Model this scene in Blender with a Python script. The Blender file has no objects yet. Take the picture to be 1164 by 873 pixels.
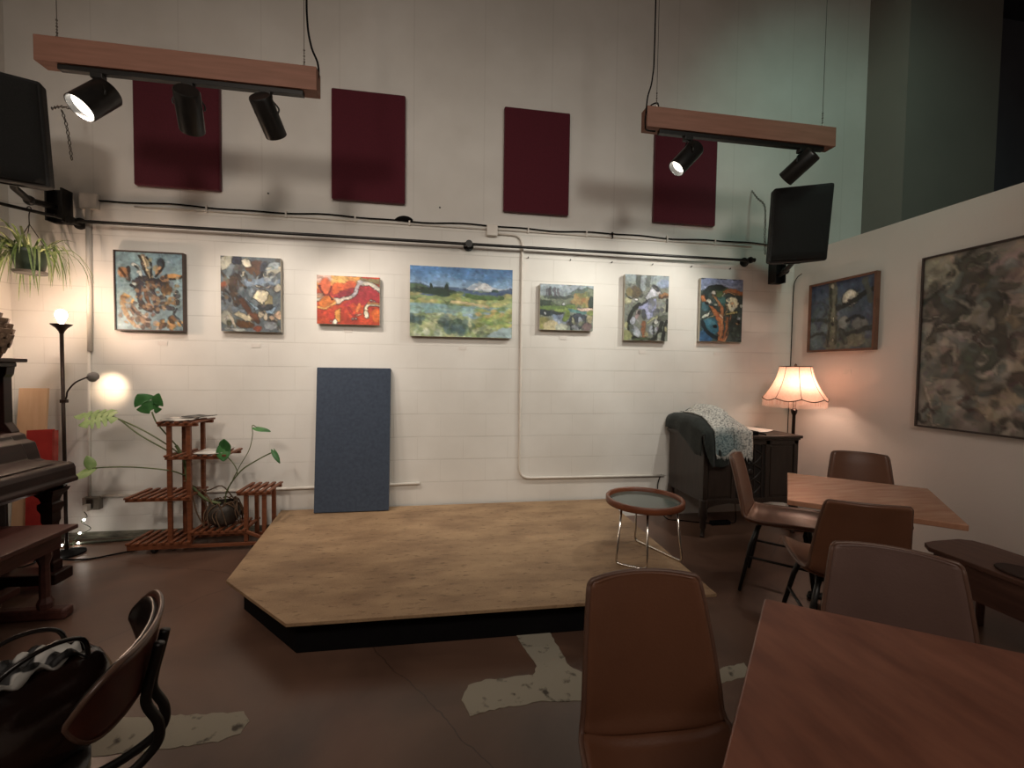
import bpy, bmesh, math, random
import numpy as np
from mathutils import Vector, Matrix, noise as mnoise
PI = math.pi
random.seed(7)
SC = bpy.context.scene
COL = SC.collection

# ------------------------------------------------------------------ camera
cam_d = bpy.data.cameras.new('camera'); cam = bpy.data.objects.new('camera', cam_d); COL.objects.link(cam)
cam_d.sensor_width = 36.0; cam_d.sensor_fit = 'HORIZONTAL'; cam_d.lens = 491.0 / 1164.0 * 36.0
cam_d.clip_start = 0.02
yaw, pitch, roll = 0.158111863, -0.0362569754, 0.0138059967
fw = Vector((math.sin(yaw)*math.cos(pitch), math.cos(yaw)*math.cos(pitch), math.sin(pitch)))
r0 = Vector((math.cos(yaw), -math.sin(yaw), 0)); u0 = r0.cross(fw)
rr = r0*math.cos(roll) + u0*math.sin(roll); uu = u0*math.cos(roll) - r0*math.sin(roll)
cam.matrix_world = Matrix(((rr.x, uu.x, -fw.x, 0), (rr.y, uu.y, -fw.y, 0), (rr.z, uu.z, -fw.z, 1.41), (0, 0, 0, 1)))
SC.camera = cam
# ------------------------------------------------------------------ world, exposure, large lights
w = bpy.data.worlds.new('world'); SC.world = w; w.use_nodes = True
w.node_tree.nodes['Background'].inputs[0].default_value = (0.9, 0.75, 0.6, 1); w.node_tree.nodes['Background'].inputs[1].default_value = 0.0
SC.view_settings.view_transform = 'Standard'; SC.view_settings.look = 'None'
SC.view_settings.gamma = 1.0; SC.view_settings.use_curve_mapping = False
SC.view_settings.exposure = 0.0

def light(name, typ, loc, energy, color, target=None, size=None, spot=None, blend=0.5, radius=0.05):
    d = bpy.data.lights.new(name, typ); o = bpy.data.objects.new(name, d); COL.objects.link(o)
    o.location = loc; d.energy = energy; d.color = color
    if typ in ('POINT', 'SPOT'): d.shadow_soft_size = radius
    if typ == 'SPOT': d.spot_size = math.radians(spot); d.spot_blend = blend
    if typ == 'AREA': d.shape = 'RECTANGLE'; d.size, d.size_y = size
    if target is not None:
        o.rotation_euler = (Vector(target) - Vector(loc)).to_track_quat('-Z', 'Y').to_euler()
    return o
WARM = (1.0, 0.88, 0.765); NEUT = (1.0, 0.965, 0.87); GREEN = (0.58, 1.0, 0.84)
light('room_spot', 'SPOT', (-1.7, -0.3, 3.25), 108, WARM, (-1.2, 3.9, 1.65), spot=95, blend=0.9, radius=0.22)
light('room_spot', 'SPOT', (1.7, -0.3, 3.25), 98, NEUT, (1.0, 3.9, 1.5), spot=95, blend=0.9, radius=0.22)
light('ceiling_fill', 'AREA', (0.0, -1.6, 4.9), 70, (1.0, 0.83, 0.71), (0.6, 1.2, 0), size=(3.0, 2.0))
light('loft_glow', 'SPOT', (2.3, 0.9, 4.9), 85, GREEN, (3.9, 3.9, 3.1), spot=70, blend=1.0, radius=0.2)

# ------------------------------------------------------------------ helpers
def C(h, k=1.0):
    h = h.lstrip('#'); v = [int(h[i:i+2], 16)/255 for i in (0, 2, 4)]
    v = [((x+0.055)/1.055)**2.4 if x > 0.04045 else x/12.92 for x in v]
    return (min(1, v[0]*k), min(1, v[1]*k), min(1, v[2]*k), 1.0)
MATS = {}
def nodes(name):
    m = bpy.data.materials.new(name); m.use_nodes = True
    nt = m.node_tree; b = nt.nodes['Principled BSDF']
    return m, nt, b
def mat(name, c1, c2=None, rough=0.5, scale=8.0, metal=0.0, stretch=(1, 1, 1), bump=0.0, bscale=None, spec=0.5, detail=4.0, coords='Object', lo=0.3, hi=0.7, sheen=0.0, coat=0.0):
    if name in MATS: return MATS[name]
    m, nt, b = nodes(name); N = nt.nodes; L = nt.links
    tc = N.new('ShaderNodeTexCoord'); mp = N.new('ShaderNodeMapping'); mp.inputs['Scale'].default_value = stretch
    L.new(tc.outputs[coords], mp.inputs[0])
    nz = N.new('ShaderNodeTexNoise'); nz.inputs['Scale'].default_value = scale; nz.inputs['Detail'].default_value = detail
    L.new(mp.outputs[0], nz.inputs['Vector'])
    rp = N.new('ShaderNodeValToRGB'); rp.color_ramp.elements[0].position = lo; rp.color_ramp.elements[1].position = hi
    rp.color_ramp.elements[0].color = c1; rp.color_ramp.elements[1].color = c2 or tuple(min(1, x*1.25) for x in c1[:3]) + (1,)
    L.new(nz.outputs[0], rp.inputs[0]); L.new(rp.outputs[0], b.inputs['Base Color'])
    b.inputs['Roughness'].default_value = rough; b.inputs['Metallic'].default_value = metal
    b.inputs['Specular IOR Level'].default_value = spec
    if sheen: b.inputs['Sheen Weight'].default_value = sheen
    if coat: b.inputs['Coat Weight'].default_value = coat; b.inputs['Coat Roughness'].default_value = 0.15
    if bump:
        n2 = N.new('ShaderNodeTexNoise'); n2.inputs['Scale'].default_value = bscale or scale*4; n2.inputs['Detail'].default_value = 3
        L.new(mp.outputs[0], n2.inputs['Vector'])
        bp = N.new('ShaderNodeBump'); bp.inputs['Strength'].default_value = bump; bp.inputs['Distance'].default_value = 0.01
        L.new(n2.outputs[0], bp.inputs['Height']); L.new(bp.outputs[0], b.inputs['Normal'])
    MATS[name] = m; return m
def emit(name, col, strength):
    m, nt, b = nodes(name); b.inputs['Base Color'].default_value = col
    b.inputs['Emission Color'].default_value = col; b.inputs['Emission Strength'].default_value = strength
    return m
XF = {}
def setp(o, label=None, cat=None, group=None, kind=None):
    if label: o['label'] = label
    if cat: o['category'] = cat
    if group: o['group'] = group
    if kind: o['kind'] = kind
def thing(name, label, cat, loc=(0, 0, 0), rotz=0.0, group=None):
    o = bpy.data.objects.new(name, None); COL.objects.link(o); o.empty_display_size = 0.1
    o.location = loc; o.rotation_euler = (0, 0, rotz); setp(o, label, cat, group)
    XF[o] = Matrix.Translation(Vector(loc)) @ Matrix.Rotation(rotz, 4, 'Z'); return o
def rot3(rx=0, ry=0, rz=0):
    return Matrix.Rotation(rz, 3, 'Z') @ Matrix.Rotation(ry, 3, 'Y') @ Matrix.Rotation(rx, 3, 'X')
class MB:
    def __init__(s): s.bm = bmesh.new()
    def obox(s, c, size, R=None, mi=0):
        R = R or Matrix.Identity(3); c = Vector(c); vs = []
        for x in (-.5, .5):
            for y in (-.5, .5):
                for z in (-.5, .5): vs.append(s.bm.verts.new(c + R @ Vector((x*size[0], y*size[1], z*size[2]))))
        for f in ((0,1,3,2),(4,6,7,5),(0,4,5,1),(2,3,7,6),(0,2,6,4),(1,5,7,3)):
            s.bm.faces.new([vs[i] for i in f]).material_index = mi
        return s
    def box(s, x0, x1, y0, y1, z0, z1, mi=0):
        return s.obox(((x0+x1)/2, (y0+y1)/2, (z0+z1)/2), (abs(x1-x0), abs(y1-y0), abs(z1-z0)), None, mi)
    def bar(s, a, b, w, h, up=(0, 0, 1), mi=0):
        a = Vector(a); b = Vector(b); d = (b-a); L = d.length; d.normalize()
        x = d.cross(Vector(up)); x.normalize(); z = x.cross(d)
        R = Matrix((x, d, z)).transposed()
        return s.obox((a+b)/2, (w, L, h), R, mi)
    def tube(s, pts, r, seg=8, closed=False, mi=0):
        P = [Vector(p) for p in pts]; n = len(P); rs = r if isinstance(r, (list, tuple)) else [r]*n
        rings = []; up = None
        for i in range(n):
            if closed: t = P[(i+1) % n]-P[i-1]
            else: t = P[min(i+1, n-1)]-P[max(i-1, 0)]
            t.normalize()
            if up is None:
                up = Vector((0, 0, 1)) if abs(t.z) < .9 else Vector((1, 0, 0))
            x = up - t*up.dot(t)
            if x.length < 1e-5: x = t.orthogonal()
            x.normalize(); up = x; y = t.cross(x)
            rings.append([s.bm.verts.new(P[i] + (x*math.cos(2*PI*k/seg) + y*math.sin(2*PI*k/seg))*rs[i]) for k in range(seg)])
        m = n if closed else n-1
        for i in range(m):
            A = rings[i]; B = rings[(i+1) % n]
            for k in range(seg):
                f = s.bm.faces.new((A[k], A[(k+1) % seg], B[(k+1) % seg], B[k])); f.material_index = mi
        if not closed:
            for R in (rings[0][::-1], rings[-1]):
                f = s.bm.faces.new(R); f.material_index = mi
        return s
    def lathe(s, prof, o=(0, 0, 0), axis=(0, 0, 1), seg=24, mi=0, fn=None):
        q = Vector((0, 0, 1)).rotation_difference(Vector(axis).normalized()); o = Vector(o); rings = []
        for r, z in prof:
            ring = []
            for k in range(seg):
                a = 2*PI*k/seg; v = Vector((r*math.cos(a), r*math.sin(a), z))
                if fn: v = fn(v, a, r, z)
                ring.append(s.bm.verts.new(o + q @ v))
            rings.append(ring)
        for i in range(len(rings)-1):
            for k in range(seg):
                f = s.bm.faces.new((rings[i][k], rings[i][(k+1) % seg], rings[i+1][(k+1) % seg], rings[i+1][k])); f.material_index = mi
        if prof[0][0] > 1e-4 : s.bm.faces.new(rings[0][::-1]).material_index = mi
        if prof[-1][0] > 1e-4: s.bm.faces.new(rings[-1]).material_index = mi
        return s
    def prism(s, poly, a0, a1, fn=None, mi=0):
        fn = fn or (lambda u, v, a: (u, v, a))
        A = [s.bm.verts.new(fn(u, v, a0)) for u, v in poly]; B = [s.bm.verts.new(fn(u, v, a1)) for u, v in poly]
        n = len(poly)
        s.bm.faces.new(A[::-1]).material_index = mi; s.bm.faces.new(B).material_index = mi
        for i in range(n): s.bm.faces.new((A[i], A[(i+1) % n], B[(i+1) % n], B[i])).material_index = mi
        return s
    def grid(s, fn, nu, nv, mi=0, wrap=False):
        V = [[s.bm.verts.new(fn(i/(nu-1) if not wrap else i/nu, j/(nv-1))) for j in range(nv)] for i in range(nu)]
        for i in range(nu if wrap else nu-1):
            for j in range(nv-1):
                a, b = V[i], V[(i+1) % nu]
                s.bm.faces.new((a[j], b[j], b[j+1], a[j+1])).material_index = mi
        s.V = V; return s
    def sphere(s, c, r, seg=16, rings=10, mi=0, sc=(1, 1, 1)):
        prof = [(max(1e-5, math.sin(PI*i/rings))*r, -math.cos(PI*i/rings)*r*sc[2]/sc[0]) for i in range(rings+1)]
        return s.lathe([(a*sc[0], b*sc[0]) for a, b in prof], c, (0, 0, 1), seg, mi)
    def build(s, name, m, parent=None, smooth=False, local=False, bev=0.0, sub=0, solid=0.0, origin=None, bseg=2, autos=None):
        bm = s.bm
        bmesh.ops.remove_doubles(bm, verts=bm.verts, dist=1e-6)
        bmesh.ops.recalc_face_normals(bm, faces=bm.faces)
        me = bpy.data.meshes.new(name)
        o = bpy.data.objects.new(name, me); COL.objects.link(o)
        if parent is not None:
            o.parent = parent; X = XF[parent]; XF[o] = X
            if not local: bm.transform(X.inverted())
        else:
            if origin is None:
                vs = [v.co for v in bm.verts]
                lo = [min(v[i] for v in vs) for i in range(3)]; hi = [max(v[i] for v in vs) for i in range(3)]
                origin = ((lo[0]+hi[0])/2, (lo[1]+hi[1])/2, lo[2])
            bm.transform(Matrix.Translation(-Vector(origin))); o.location = origin
            XF[o] = Matrix.Translation(Vector(origin))
        bm.to_mesh(me); bm.free()
        for x in (m if isinstance(m, (list, tuple)) else [m]): me.materials.append(x)
        if smooth or autos:
            for p in me.polygons: p.use_smooth = True
        if autos:
            me.set_sharp_from_angle(angle=math.radians(autos))
        if solid:
            d = o.modifiers.new('solid', 'SOLIDIFY'); d.thickness = solid; d.offset = 0
        if sub:
            d = o.modifiers.new('sub', 'SUBSURF'); d.levels = sub; d.render_levels = sub
        if bev:
            d = o.modifiers.new('bev', 'BEVEL'); d.width = bev; d.segments = bseg; d.limit_method = 'ANGLE'; d.angle_limit = math.radians(35)
        return o
def struct(o): o['kind'] = 'structure'; return o
def solo(o, label, cat, group=None): setp(o, label, cat, group); return o
def lerp(a, b, t): return a + (b-a)*t
def interp(pts, x):
    for (x0, *a), (x1, *b) in zip(pts, pts[1:]):
        if x <= x1:
            t = (x-x0)/(x1-x0) if x1 > x0 else 0
            return [lerp(p, q, t) for p, q in zip(a, b)]
    return list(pts[-1][1:])
def smoothpath(P, n=6, closed=False):
    P = [Vector(p) for p in P]; out = []
    for i in range(len(P)-1):
        p0 = P[max(i-1, 0)]; p1 = P[i]; p2 = P[i+1]; p3 = P[min(i+2, len(P)-1)]
        for k in range(n):
            t = k/n
            out.append(0.5*((2*p1) + (p2-p0)*t + (2*p0-5*p1+4*p2-p3)*t*t + (3*p1-p0-3*p2+p3)*t**3))
    out.append(P[-1]); return out

# ------------------------------------------------------------------ materials
BW = 3.90; RW = 3.49; LW = -3.28; LEDGE = 2.588
def wall_material():
    m, nt, b = nodes('painted_block_wall'); N = nt.nodes; L = nt.links
    g = N.new('ShaderNodeNewGeometry'); sp = N.new('ShaderNodeSeparateXYZ'); L.new(g.outputs['Position'], sp.inputs[0])
    ax = N.new('ShaderNodeMath'); ax.inputs[1].default_value = 2.055 + 0.4064*20; L.new(sp.outputs[0], ax.inputs[0])
    az = N.new('ShaderNodeMath'); az.inputs[1].default_value = -0.178 + 0.2032*2; L.new(sp.outputs[2], az.inputs[0])
    cb = N.new('ShaderNodeCombineXYZ'); L.new(ax.outputs[0], cb.inputs[0]); L.new(az.outputs[0], cb.inputs[1])
    br = N.new('ShaderNodeTexBrick'); br.offset = 0.5; br.offset_frequency = 2
    br.inputs['Scale'].default_value = 1; br.inputs['Brick Width'].default_value = 0.4064; br.inputs['Row Height'].default_value = 0.2032
    br.inputs['Mortar Size'].default_value = 0.0035; br.inputs['Mortar Smooth'].default_value = 0.35
    L.new(cb.outputs[0], br.inputs['Vector'])
    # the block face ends at the cable line; smooth board above
    lim = N.new('ShaderNodeMath'); lim.operation = 'LESS_THAN'; lim.inputs[1].default_value = 2.62; L.new(sp.outputs[2], lim.inputs[0])
    nb = N.new('ShaderNodeTexNoise'); nb.inputs['Scale'].default_value = 2.2; nb.inputs['Detail'].default_value = 3; L.new(g.outputs['Position'], nb.inputs['Vector'])
    vis = N.new('ShaderNodeMapRange'); vis.inputs[1].default_value = 0.35; vis.inputs[2].default_value = 0.65; vis.inputs[3].default_value = 0.15; L.new(nb.outputs[0], vis.inputs[0])
    mm = N.new('ShaderNodeMath'); mm.operation = 'MULTIPLY'; L.new(br.outputs['Fac'], mm.inputs[0]); L.new(lim.outputs[0], mm.inputs[1])
    hz = N.new('ShaderNodeMath'); hz.operation = 'PINGPONG'; hz.inputs[1].default_value = 0.1016; L.new(az.outputs[0], hz.inputs[0])
    hl = N.new('ShaderNodeMath'); hl.operation = 'LESS_THAN'; hl.inputs[1].default_value = 0.0038; L.new(hz.outputs[0], hl.inputs[0])
    hm = N.new('ShaderNodeMath'); hm.operation = 'MULTIPLY'; L.new(hl.outputs[0], hm.inputs[0]); L.new(lim.outputs[0], hm.inputs[1])
    vm = N.new('ShaderNodeMath'); vm.operation = 'MULTIPLY'; vm.inputs[1].default_value = 0.42; L.new(mm.outputs[0], vm.inputs[0])
    mxm = N.new('ShaderNodeMath'); mxm.operation = 'MAXIMUM'; L.new(hm.outputs[0], mxm.inputs[0]); L.new(vm.outputs[0], mxm.inputs[1])
    m2 = N.new('ShaderNodeMath'); m2.operation = 'MULTIPLY'; L.new(mxm.outputs[0], m2.inputs[0]); L.new(vis.outputs[0], m2.inputs[1])
    # faint board seams of the upper wall
    sx = N.new('ShaderNodeMath'); sx.operation = 'PINGPONG'; sx.inputs[1].default_value = 0.305; sa = N.new('ShaderNodeMath'); sa.inputs[1].default_value = 0.267 + 6.1; L.new(sp.outputs[0], sa.inputs[0]); L.new(sa.outputs[0], sx.inputs[0])
    sl = N.new('ShaderNodeMath'); sl.operation = 'LESS_THAN'; sl.inputs[1].default_value = 0.006; L.new(sx.outputs[0], sl.inputs[0])
    inv = N.new('ShaderNodeMath'); inv.operation = 'GREATER_THAN'; inv.inputs[1].default_value = 2.72; L.new(sp.outputs[2], inv.inputs[0])
    sm = N.new('ShaderNodeMath'); sm.operation = 'MULTIPLY'; L.new(sl.outputs[0], sm.inputs[0]); L.new(inv.outputs[0], sm.inputs[1])
    s3 = N.new('ShaderNodeMath'); s3.operation = 'MULTIPLY'; s3.inputs[1].default_value = 0.10; L.new(sm.outputs[0], s3.inputs[0])
    n1 = N.new('ShaderNodeTexNoise'); n1.inputs['Scale'].default_value = 1.4; n1.inputs['Detail'].default_value = 6; L.new(g.outputs['Position'], n1.inputs['Vector'])
    rp = N.new('ShaderNodeValToRGB'); rp.color_ramp.elements[0].color = C('#d9d5cd'); rp.color_ramp.elements[1].color = C('#e7e4dd')
    rp.color_ramp.elements[0].position = .35; rp.color_ramp.elements[1].position = .65; L.new(n1.outputs[0], rp.inputs[0])
    mx = N.new('ShaderNodeMix'); mx.data_type = 'RGBA'; mx.inputs[7].default_value = C('#8d867a')
    fa = N.new('ShaderNodeMath'); fa.operation = 'MULTIPLY_ADD'; fa.inputs[1].default_value = 0.24; L.new(m2.outputs[0], fa.inputs[0]); L.new(s3.outputs[0], fa.inputs[2])
    L.new(fa.outputs[0], mx.inputs[0]); L.new(rp.outputs[0], mx.inputs[6])
    L.new(mx.outputs[2], b.inputs['Base Color']); b.inputs['Roughness'].default_value = 0.55
    nf = N.new('ShaderNodeTexNoise'); nf.inputs['Scale'].default_value = 60; L.new(g.outputs['Position'], nf.inputs['Vector'])
    hh = N.new('ShaderNodeMath'); hh.operation = 'MULTIPLY_ADD'; hh.inputs[1].default_value = -1.0; L.new(m2.outputs[0], hh.inputs[0])
    nfs = N.new('ShaderNodeMath'); nfs.operation = 'MULTIPLY'; nfs.inputs[1].default_value = 0.12; L.new(nf.outputs[0], nfs.inputs[0]); L.new(nfs.outputs[0], hh.inputs[2])
    bp = N.new('ShaderNodeBump'); bp.inputs['Strength'].default_value = 0.55; bp.inputs['Distance'].default_value = 0.006
    L.new(hh.outputs[0], bp.inputs['Height']); L.new(bp.outputs[0], b.inputs['Normal'])
    return m
def floor_material():
    m, nt, b = nodes('stained_concrete'); N = nt.nodes; L = nt.links
    g = N.new('ShaderNodeNewGeometry')
    n1 = N.new('ShaderNodeTexNoise'); n1.inputs['Scale'].default_value = 1.3; n1.inputs['Detail'].default_value = 8; n1.inputs['Distortion'].default_value = 0.6
    L.new(g.outputs['Position'], n1.inputs['Vector'])
    rp = N.new('ShaderNodeValToRGB'); e = rp.color_ramp.elements
    e[0].position = .32; e[0].color = C('#453229'); e[1].position = .68; e[1].color = C('#715546'); L.new(n1.outputs[0], rp.inputs[0])
    vo = N.new('ShaderNodeTexVoronoi'); vo.feature = 'DISTANCE_TO_EDGE'; vo.inputs['Scale'].default_value = 0.55
    nd = N.new('ShaderNodeTexNoise'); nd.inputs['Scale'].default_value = 3; nd.inputs['Detail'].default_value = 5; L.new(g.outputs['Position'], nd.inputs['Vector'])
    ad = N.new('ShaderNodeMix'); ad.data_type = 'RGBA'; ad.inputs[0].default_value = 0.12; L.new(g.outputs['Position'], ad.inputs[6]); L.new(nd.outputs[1], ad.inputs[7])
    L.new(ad.outputs[2], vo.inputs['Vector'])
    cr = N.new('ShaderNodeMath'); cr.operation = 'LESS_THAN'; cr.inputs[1].default_value = 0.0014; L.new(vo.outputs[0], cr.inputs[0])
    cm = N.new('ShaderNodeMath'); cm.operation = 'MULTIPLY'; cm.inputs[1].default_value = 0.55; L.new(cr.outputs[0], cm.inputs[0])
    mx = N.new('ShaderNodeMix'); mx.data_type = 'RGBA'; mx.inputs[7].default_value = C('#2a1d18'); L.new(cm.outputs[0], mx.inputs[0]); L.new(rp.outputs[0], mx.inputs[6])
    L.new(mx.outputs[2], b.inputs['Base Color'])
    rr_ = N.new('ShaderNodeMapRange'); rr_.inputs[3].default_value = 0.22; rr_.inputs[4].default_value = 0.42; L.new(n1.outputs[0], rr_.inputs[0]); L.new(rr_.outputs[0], b.inputs['Roughness'])
    bp = N.new('ShaderNodeBump'); bp.inputs['Strength'].default_value = 0.12; bp.inputs['Distance'].default_value = 0.01
    L.new(nd.outputs[0], bp.inputs['Height']); L.new(bp.outputs[0], b.inputs['Normal'])
    return m
M_WALL = wall_material(); M_FLOOR = floor_material()
M_PLASTER = mat('painted_plaster', C('#e0d7cf'), C('#e8dfd8'), 0.6, 1.5, bump=0.08, bscale=50, coords='Object')
M_GREY = mat('grey_paint', C('#7b7770'), C('#858078'), 0.6, 1.2)
M_CHAR = mat('charcoal_paint', C('#55555c'), C('#606067'), 0.6, 2)
M_BLACK = mat('black_metal', C('#0b0a0a'), C('#15130f'), 0.42, 30)
M_BLACKM = mat('matte_black', C('#070607'), C('#0c0a0b'), 0.8, 20, spec=0.15)
M_MAROON = mat('maroon_fabric', C('#4c0f1d'), C('#5a1526'), 0.95, 120, sheen=0.2, bump=0.15, bscale=300)
M_BLUE = mat('slate_blue_fabric', C('#333d4d'), C('#3d4858'), 0.95, 40, sheen=0.2, bump=0.2, bscale=260)
M_BEAM = mat('stained_wood_beam', C('#7b5544'), C('#8a6150'), 0.65, 6, stretch=(0.6, 8, 8))
M_CHROME = mat('chrome', C('#c9c4bc'), C('#d5d0c8'), 0.12, 4, metal=1.0)
M_STANDW = mat('reddish_slat_wood', C('#653821'), C('#80492d'), 0.5, 9, stretch=(1, 5, 5))
M_PIANO = mat('dark_piano_wood', C('#1a0d0a'), C('#2c1611'), 0.34, 6, stretch=(6, 0.8, 6), spec=0.35)
M_BENCHW = mat('piano_bench_wood', C('#3d2019'), C('#52302a'), 0.38, 8, stretch=(6, 0.8, 6))
def ply_material():
    m, nt, b = nodes('stage_plywood'); N = nt.nodes; L = nt.links; tc = N.new('ShaderNodeTexCoord')
    mp = N.new('ShaderNodeMapping'); mp.inputs['Scale'].default_value = (1, 2.4, 1); L.new(tc.outputs['Object'], mp.inputs[0])
    n1 = N.new('ShaderNodeTexNoise'); n1.inputs['Scale'].default_value = 3.2; n1.inputs['Detail'].default_value = 10; L.new(mp.outputs[0], n1.inputs[0])
    r1 = N.new('ShaderNodeValToRGB'); r1.color_ramp.elements[0].position = .32; r1.color_ramp.elements[1].position = .68
    r1.color_ramp.elements[0].color = C('#876b50'); r1.color_ramp.elements[1].color = C('#ab8d6b'); L.new(n1.outputs[0], r1.inputs[0])
    n2 = N.new('ShaderNodeTexNoise'); n2.inputs['Scale'].default_value = 17; n2.inputs['Detail'].default_value = 5; L.new(mp.outputs[0], n2.inputs[0])
    r2 = N.new('ShaderNodeValToRGB'); r2.color_ramp.elements[0].position = .28; r2.color_ramp.elements[1].position = .42
    r2.color_ramp.elements[0].color = (.45, .42, .40, 1); r2.color_ramp.elements[1].color = (1, 1, 1, 1); L.new(n2.outputs[0], r2.inputs[0])
    n3 = N.new('ShaderNodeTexNoise'); n3.inputs['Scale'].default_value = 120; n3.inputs['Detail'].default_value = 2; L.new(mp.outputs[0], n3.inputs[0])
    r3 = N.new('ShaderNodeValToRGB'); r3.color_ramp.elements[0].position = .3; r3.color_ramp.elements[1].position = .7
    r3.color_ramp.elements[0].color = (.82, .82, .82, 1); r3.color_ramp.elements[1].color = (1.1, 1.1, 1.1, 1); L.new(n3.outputs[0], r3.inputs[0])
    a = N.new('ShaderNodeMix'); a.data_type = 'RGBA'; a.blend_type = 'MULTIPLY'; a.inputs[0].default_value = .8; L.new(r1.outputs[0], a.inputs[6]); L.new(r2.outputs[0], a.inputs[7])
    c = N.new('ShaderNodeMix'); c.data_type = 'RGBA'; c.blend_type = 'MULTIPLY'; c.inputs[0].default_value = 1; L.new(a.outputs[2], c.inputs[6]); L.new(r3.outputs[0], c.inputs[7])
    L.new(c.outputs[2], b.inputs['Base Color']); b.inputs['Roughness'].default_value = .62
    return m
M_PLY = ply_material()
M_PLYE = mat('plywood_edge', C('#b8946a'), C('#a78358'), 0.7, 20)
M_TABLE = mat('warm_table_wood', C('#9c6d54'), C('#ba8a6e'), 0.26, 4, stretch=(1.2, 7, 1), detail=7)
M_VINYL = mat('brown_vinyl', C('#674330'), C('#734c38'), 0.34, 3, bump=0.06, bscale=140)
M_VINYLD = mat('dark_brown_vinyl', C('#614a43'), C('#6f574f'), 0.40, 3, bump=0.06, bscale=140)
M_PIPING = mat('vinyl_piping', C('#5c4034'), C('#664a3c'), 0.45, 10)
M_WHITE = mat('white_paint', C('#d9d2c8'), C('#e2dcd2'), 0.5, 10)
M_CARD = mat('white_card', C('#d8d2ca'), C('#e6e0d8'), 0.8, 20)
M_CAB = mat('aged_dark_cabinet_wood', C('#2c231e'), C('#3b3029'), 0.42, 6, stretch=(5, 5, 0.8))
M_LEAF = mat('monstera_leaf', C('#2f5a2f'), C('#4a7d44'), 0.38, 14)
M_LEAFP = mat('pale_leaf', C('#7d9a58'), C('#a9bb84'), 0.45, 14)
M_STEM = mat('plant_stem', C('#4d5a35'), C('#6a7347'), 0.6, 18)
M_ROOT = mat('dry_root', C('#4a3626'), C('#6b5139'), 0.8, 18)
M_SPID = mat('spider_leaf', C('#536e36'), C('#93a566'), 0.5, 30, stretch=(1, 1, 1))
M_BULB = emit('lamp_bulb', (1.0, 0.72, 0.48, 1), 40.0)
M_FAIRY = emit('fairy_bulb', (1.0, 0.93, 0.82, 1), 30.0)
M_CANLAMP = emit('spot_lamp_face', (1.0, 0.92, 0.8, 1), 6.0)

# ------------------------------------------------------------------ the setting
def slab(name, x0, x1, y0, y1, z0, z1, m):
    return struct(MB().box(x0, x1, y0, y1, z0, z1).build(name, m))
slab('floor', -3.4, 3.61, -4.6, 4.0, -0.1, 0.0, M_FLOOR)
slab('wall_back', -3.4, 8.1, BW, BW+0.12, -0.05, 5.4, M_WALL)
slab('wall_left', LW-0.12, LW, -4.6, BW, -0.05, 5.4, M_WALL)
slab('wall_right', RW, RW+0.12, -4.6, BW, -0.05, LEDGE, M_PLASTER)
slab('wall_front', -3.4, 8.1, -4.72, -4.6, -0.05, 5.4, M_GREY)
slab('floor_loft', RW+0.12, 8.1, -4.6, BW, LEDGE-0.14, LEDGE-0.02, M_GREY)
slab('wall_loft', 8.0, 8.12, -4.6, BW, LEDGE-0.1, 5.4, M_CHAR)
slab('ceiling', -3.4, 8.12, -4.72, BW+0.1, 5.2, 5.3, M_CHAR)
slab('wall_pier', 4.25, 5.30, 3.50, BW-0.001, LEDGE-0.02, 5.2, M_GREY)
slab('wall_recess', 5.30, 8.0, 3.86, BW-0.001, LEDGE-0.02, 5.2, M_CHAR)
# old cove strip at the foot of the back wall
M_COVE = mat('worn_cove_strip', C('#3a3a30'), C('#8b8878'), 0.7, 9, stretch=(1, 1, 6))
struct(MB().box(LW+0.002, -0.9, BW-0.012, BW-0.001, 0.0, 0.055).build('baseboard_back', M_COVE))
# worn filler strips where old partitions stood
M_FILL = mat('worn_filler', C('#453f36'), C('#979080'), 0.8, 15, detail=9, lo=0.33, hi=0.42)
def patch(name, poly, seed):
    rnd = random.Random(seed); P = []
    for i in range(len(poly)):
        a = Vector(poly[i]); b = Vector(poly[(i+1) % len(poly)]); n = max(2, int((b-a).length/0.02))
        for k in range(n):
            p = a.lerp(b, k/n); d = (b-a).normalized(); P.append((p.x - d.y*rnd.uniform(-.005, .005), p.y + d.x*rnd.uniform(-.005, .005)))
    mb = MB(); vs = [mb.bm.verts.new((x, y, 0.0022)) for x, y in P]; mb.bm.faces.new(vs)
    lo = [mb.bm.verts.new((x, y, -0.004)) for x, y in P]
    for i in range(len(P)): mb.bm.faces.new((vs[i], vs[(i+1) % len(P)], lo[(i+1) % len(P)], lo[i]))
    struct(mb.build(name, M_FILL))
patch('trim_1', [(0.085, 1.79), (0.12, 1.875), (0.20, 1.895), (0.42, 1.895), (0.45, 1.95), (0.39, 2.20), (0.575, 2.20), (0.60, 1.93), (0.68, 1.855), (1.22, 1.80), (1.45, 1.835), (1.43, 1.755), (1.2, 1.72), (0.62, 1.715), (0.42, 1.735), (0.20, 1.72), (0.12, 1.70)], 3)
patch('trim_2', [(-0.79, 1.85), (-1.45, 1.90), (-1.45, 1.73), (-1.1, 1.705), (-0.82, 1.715), (-0.755, 1.74), (-0.745, 1.80)], 4)

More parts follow.
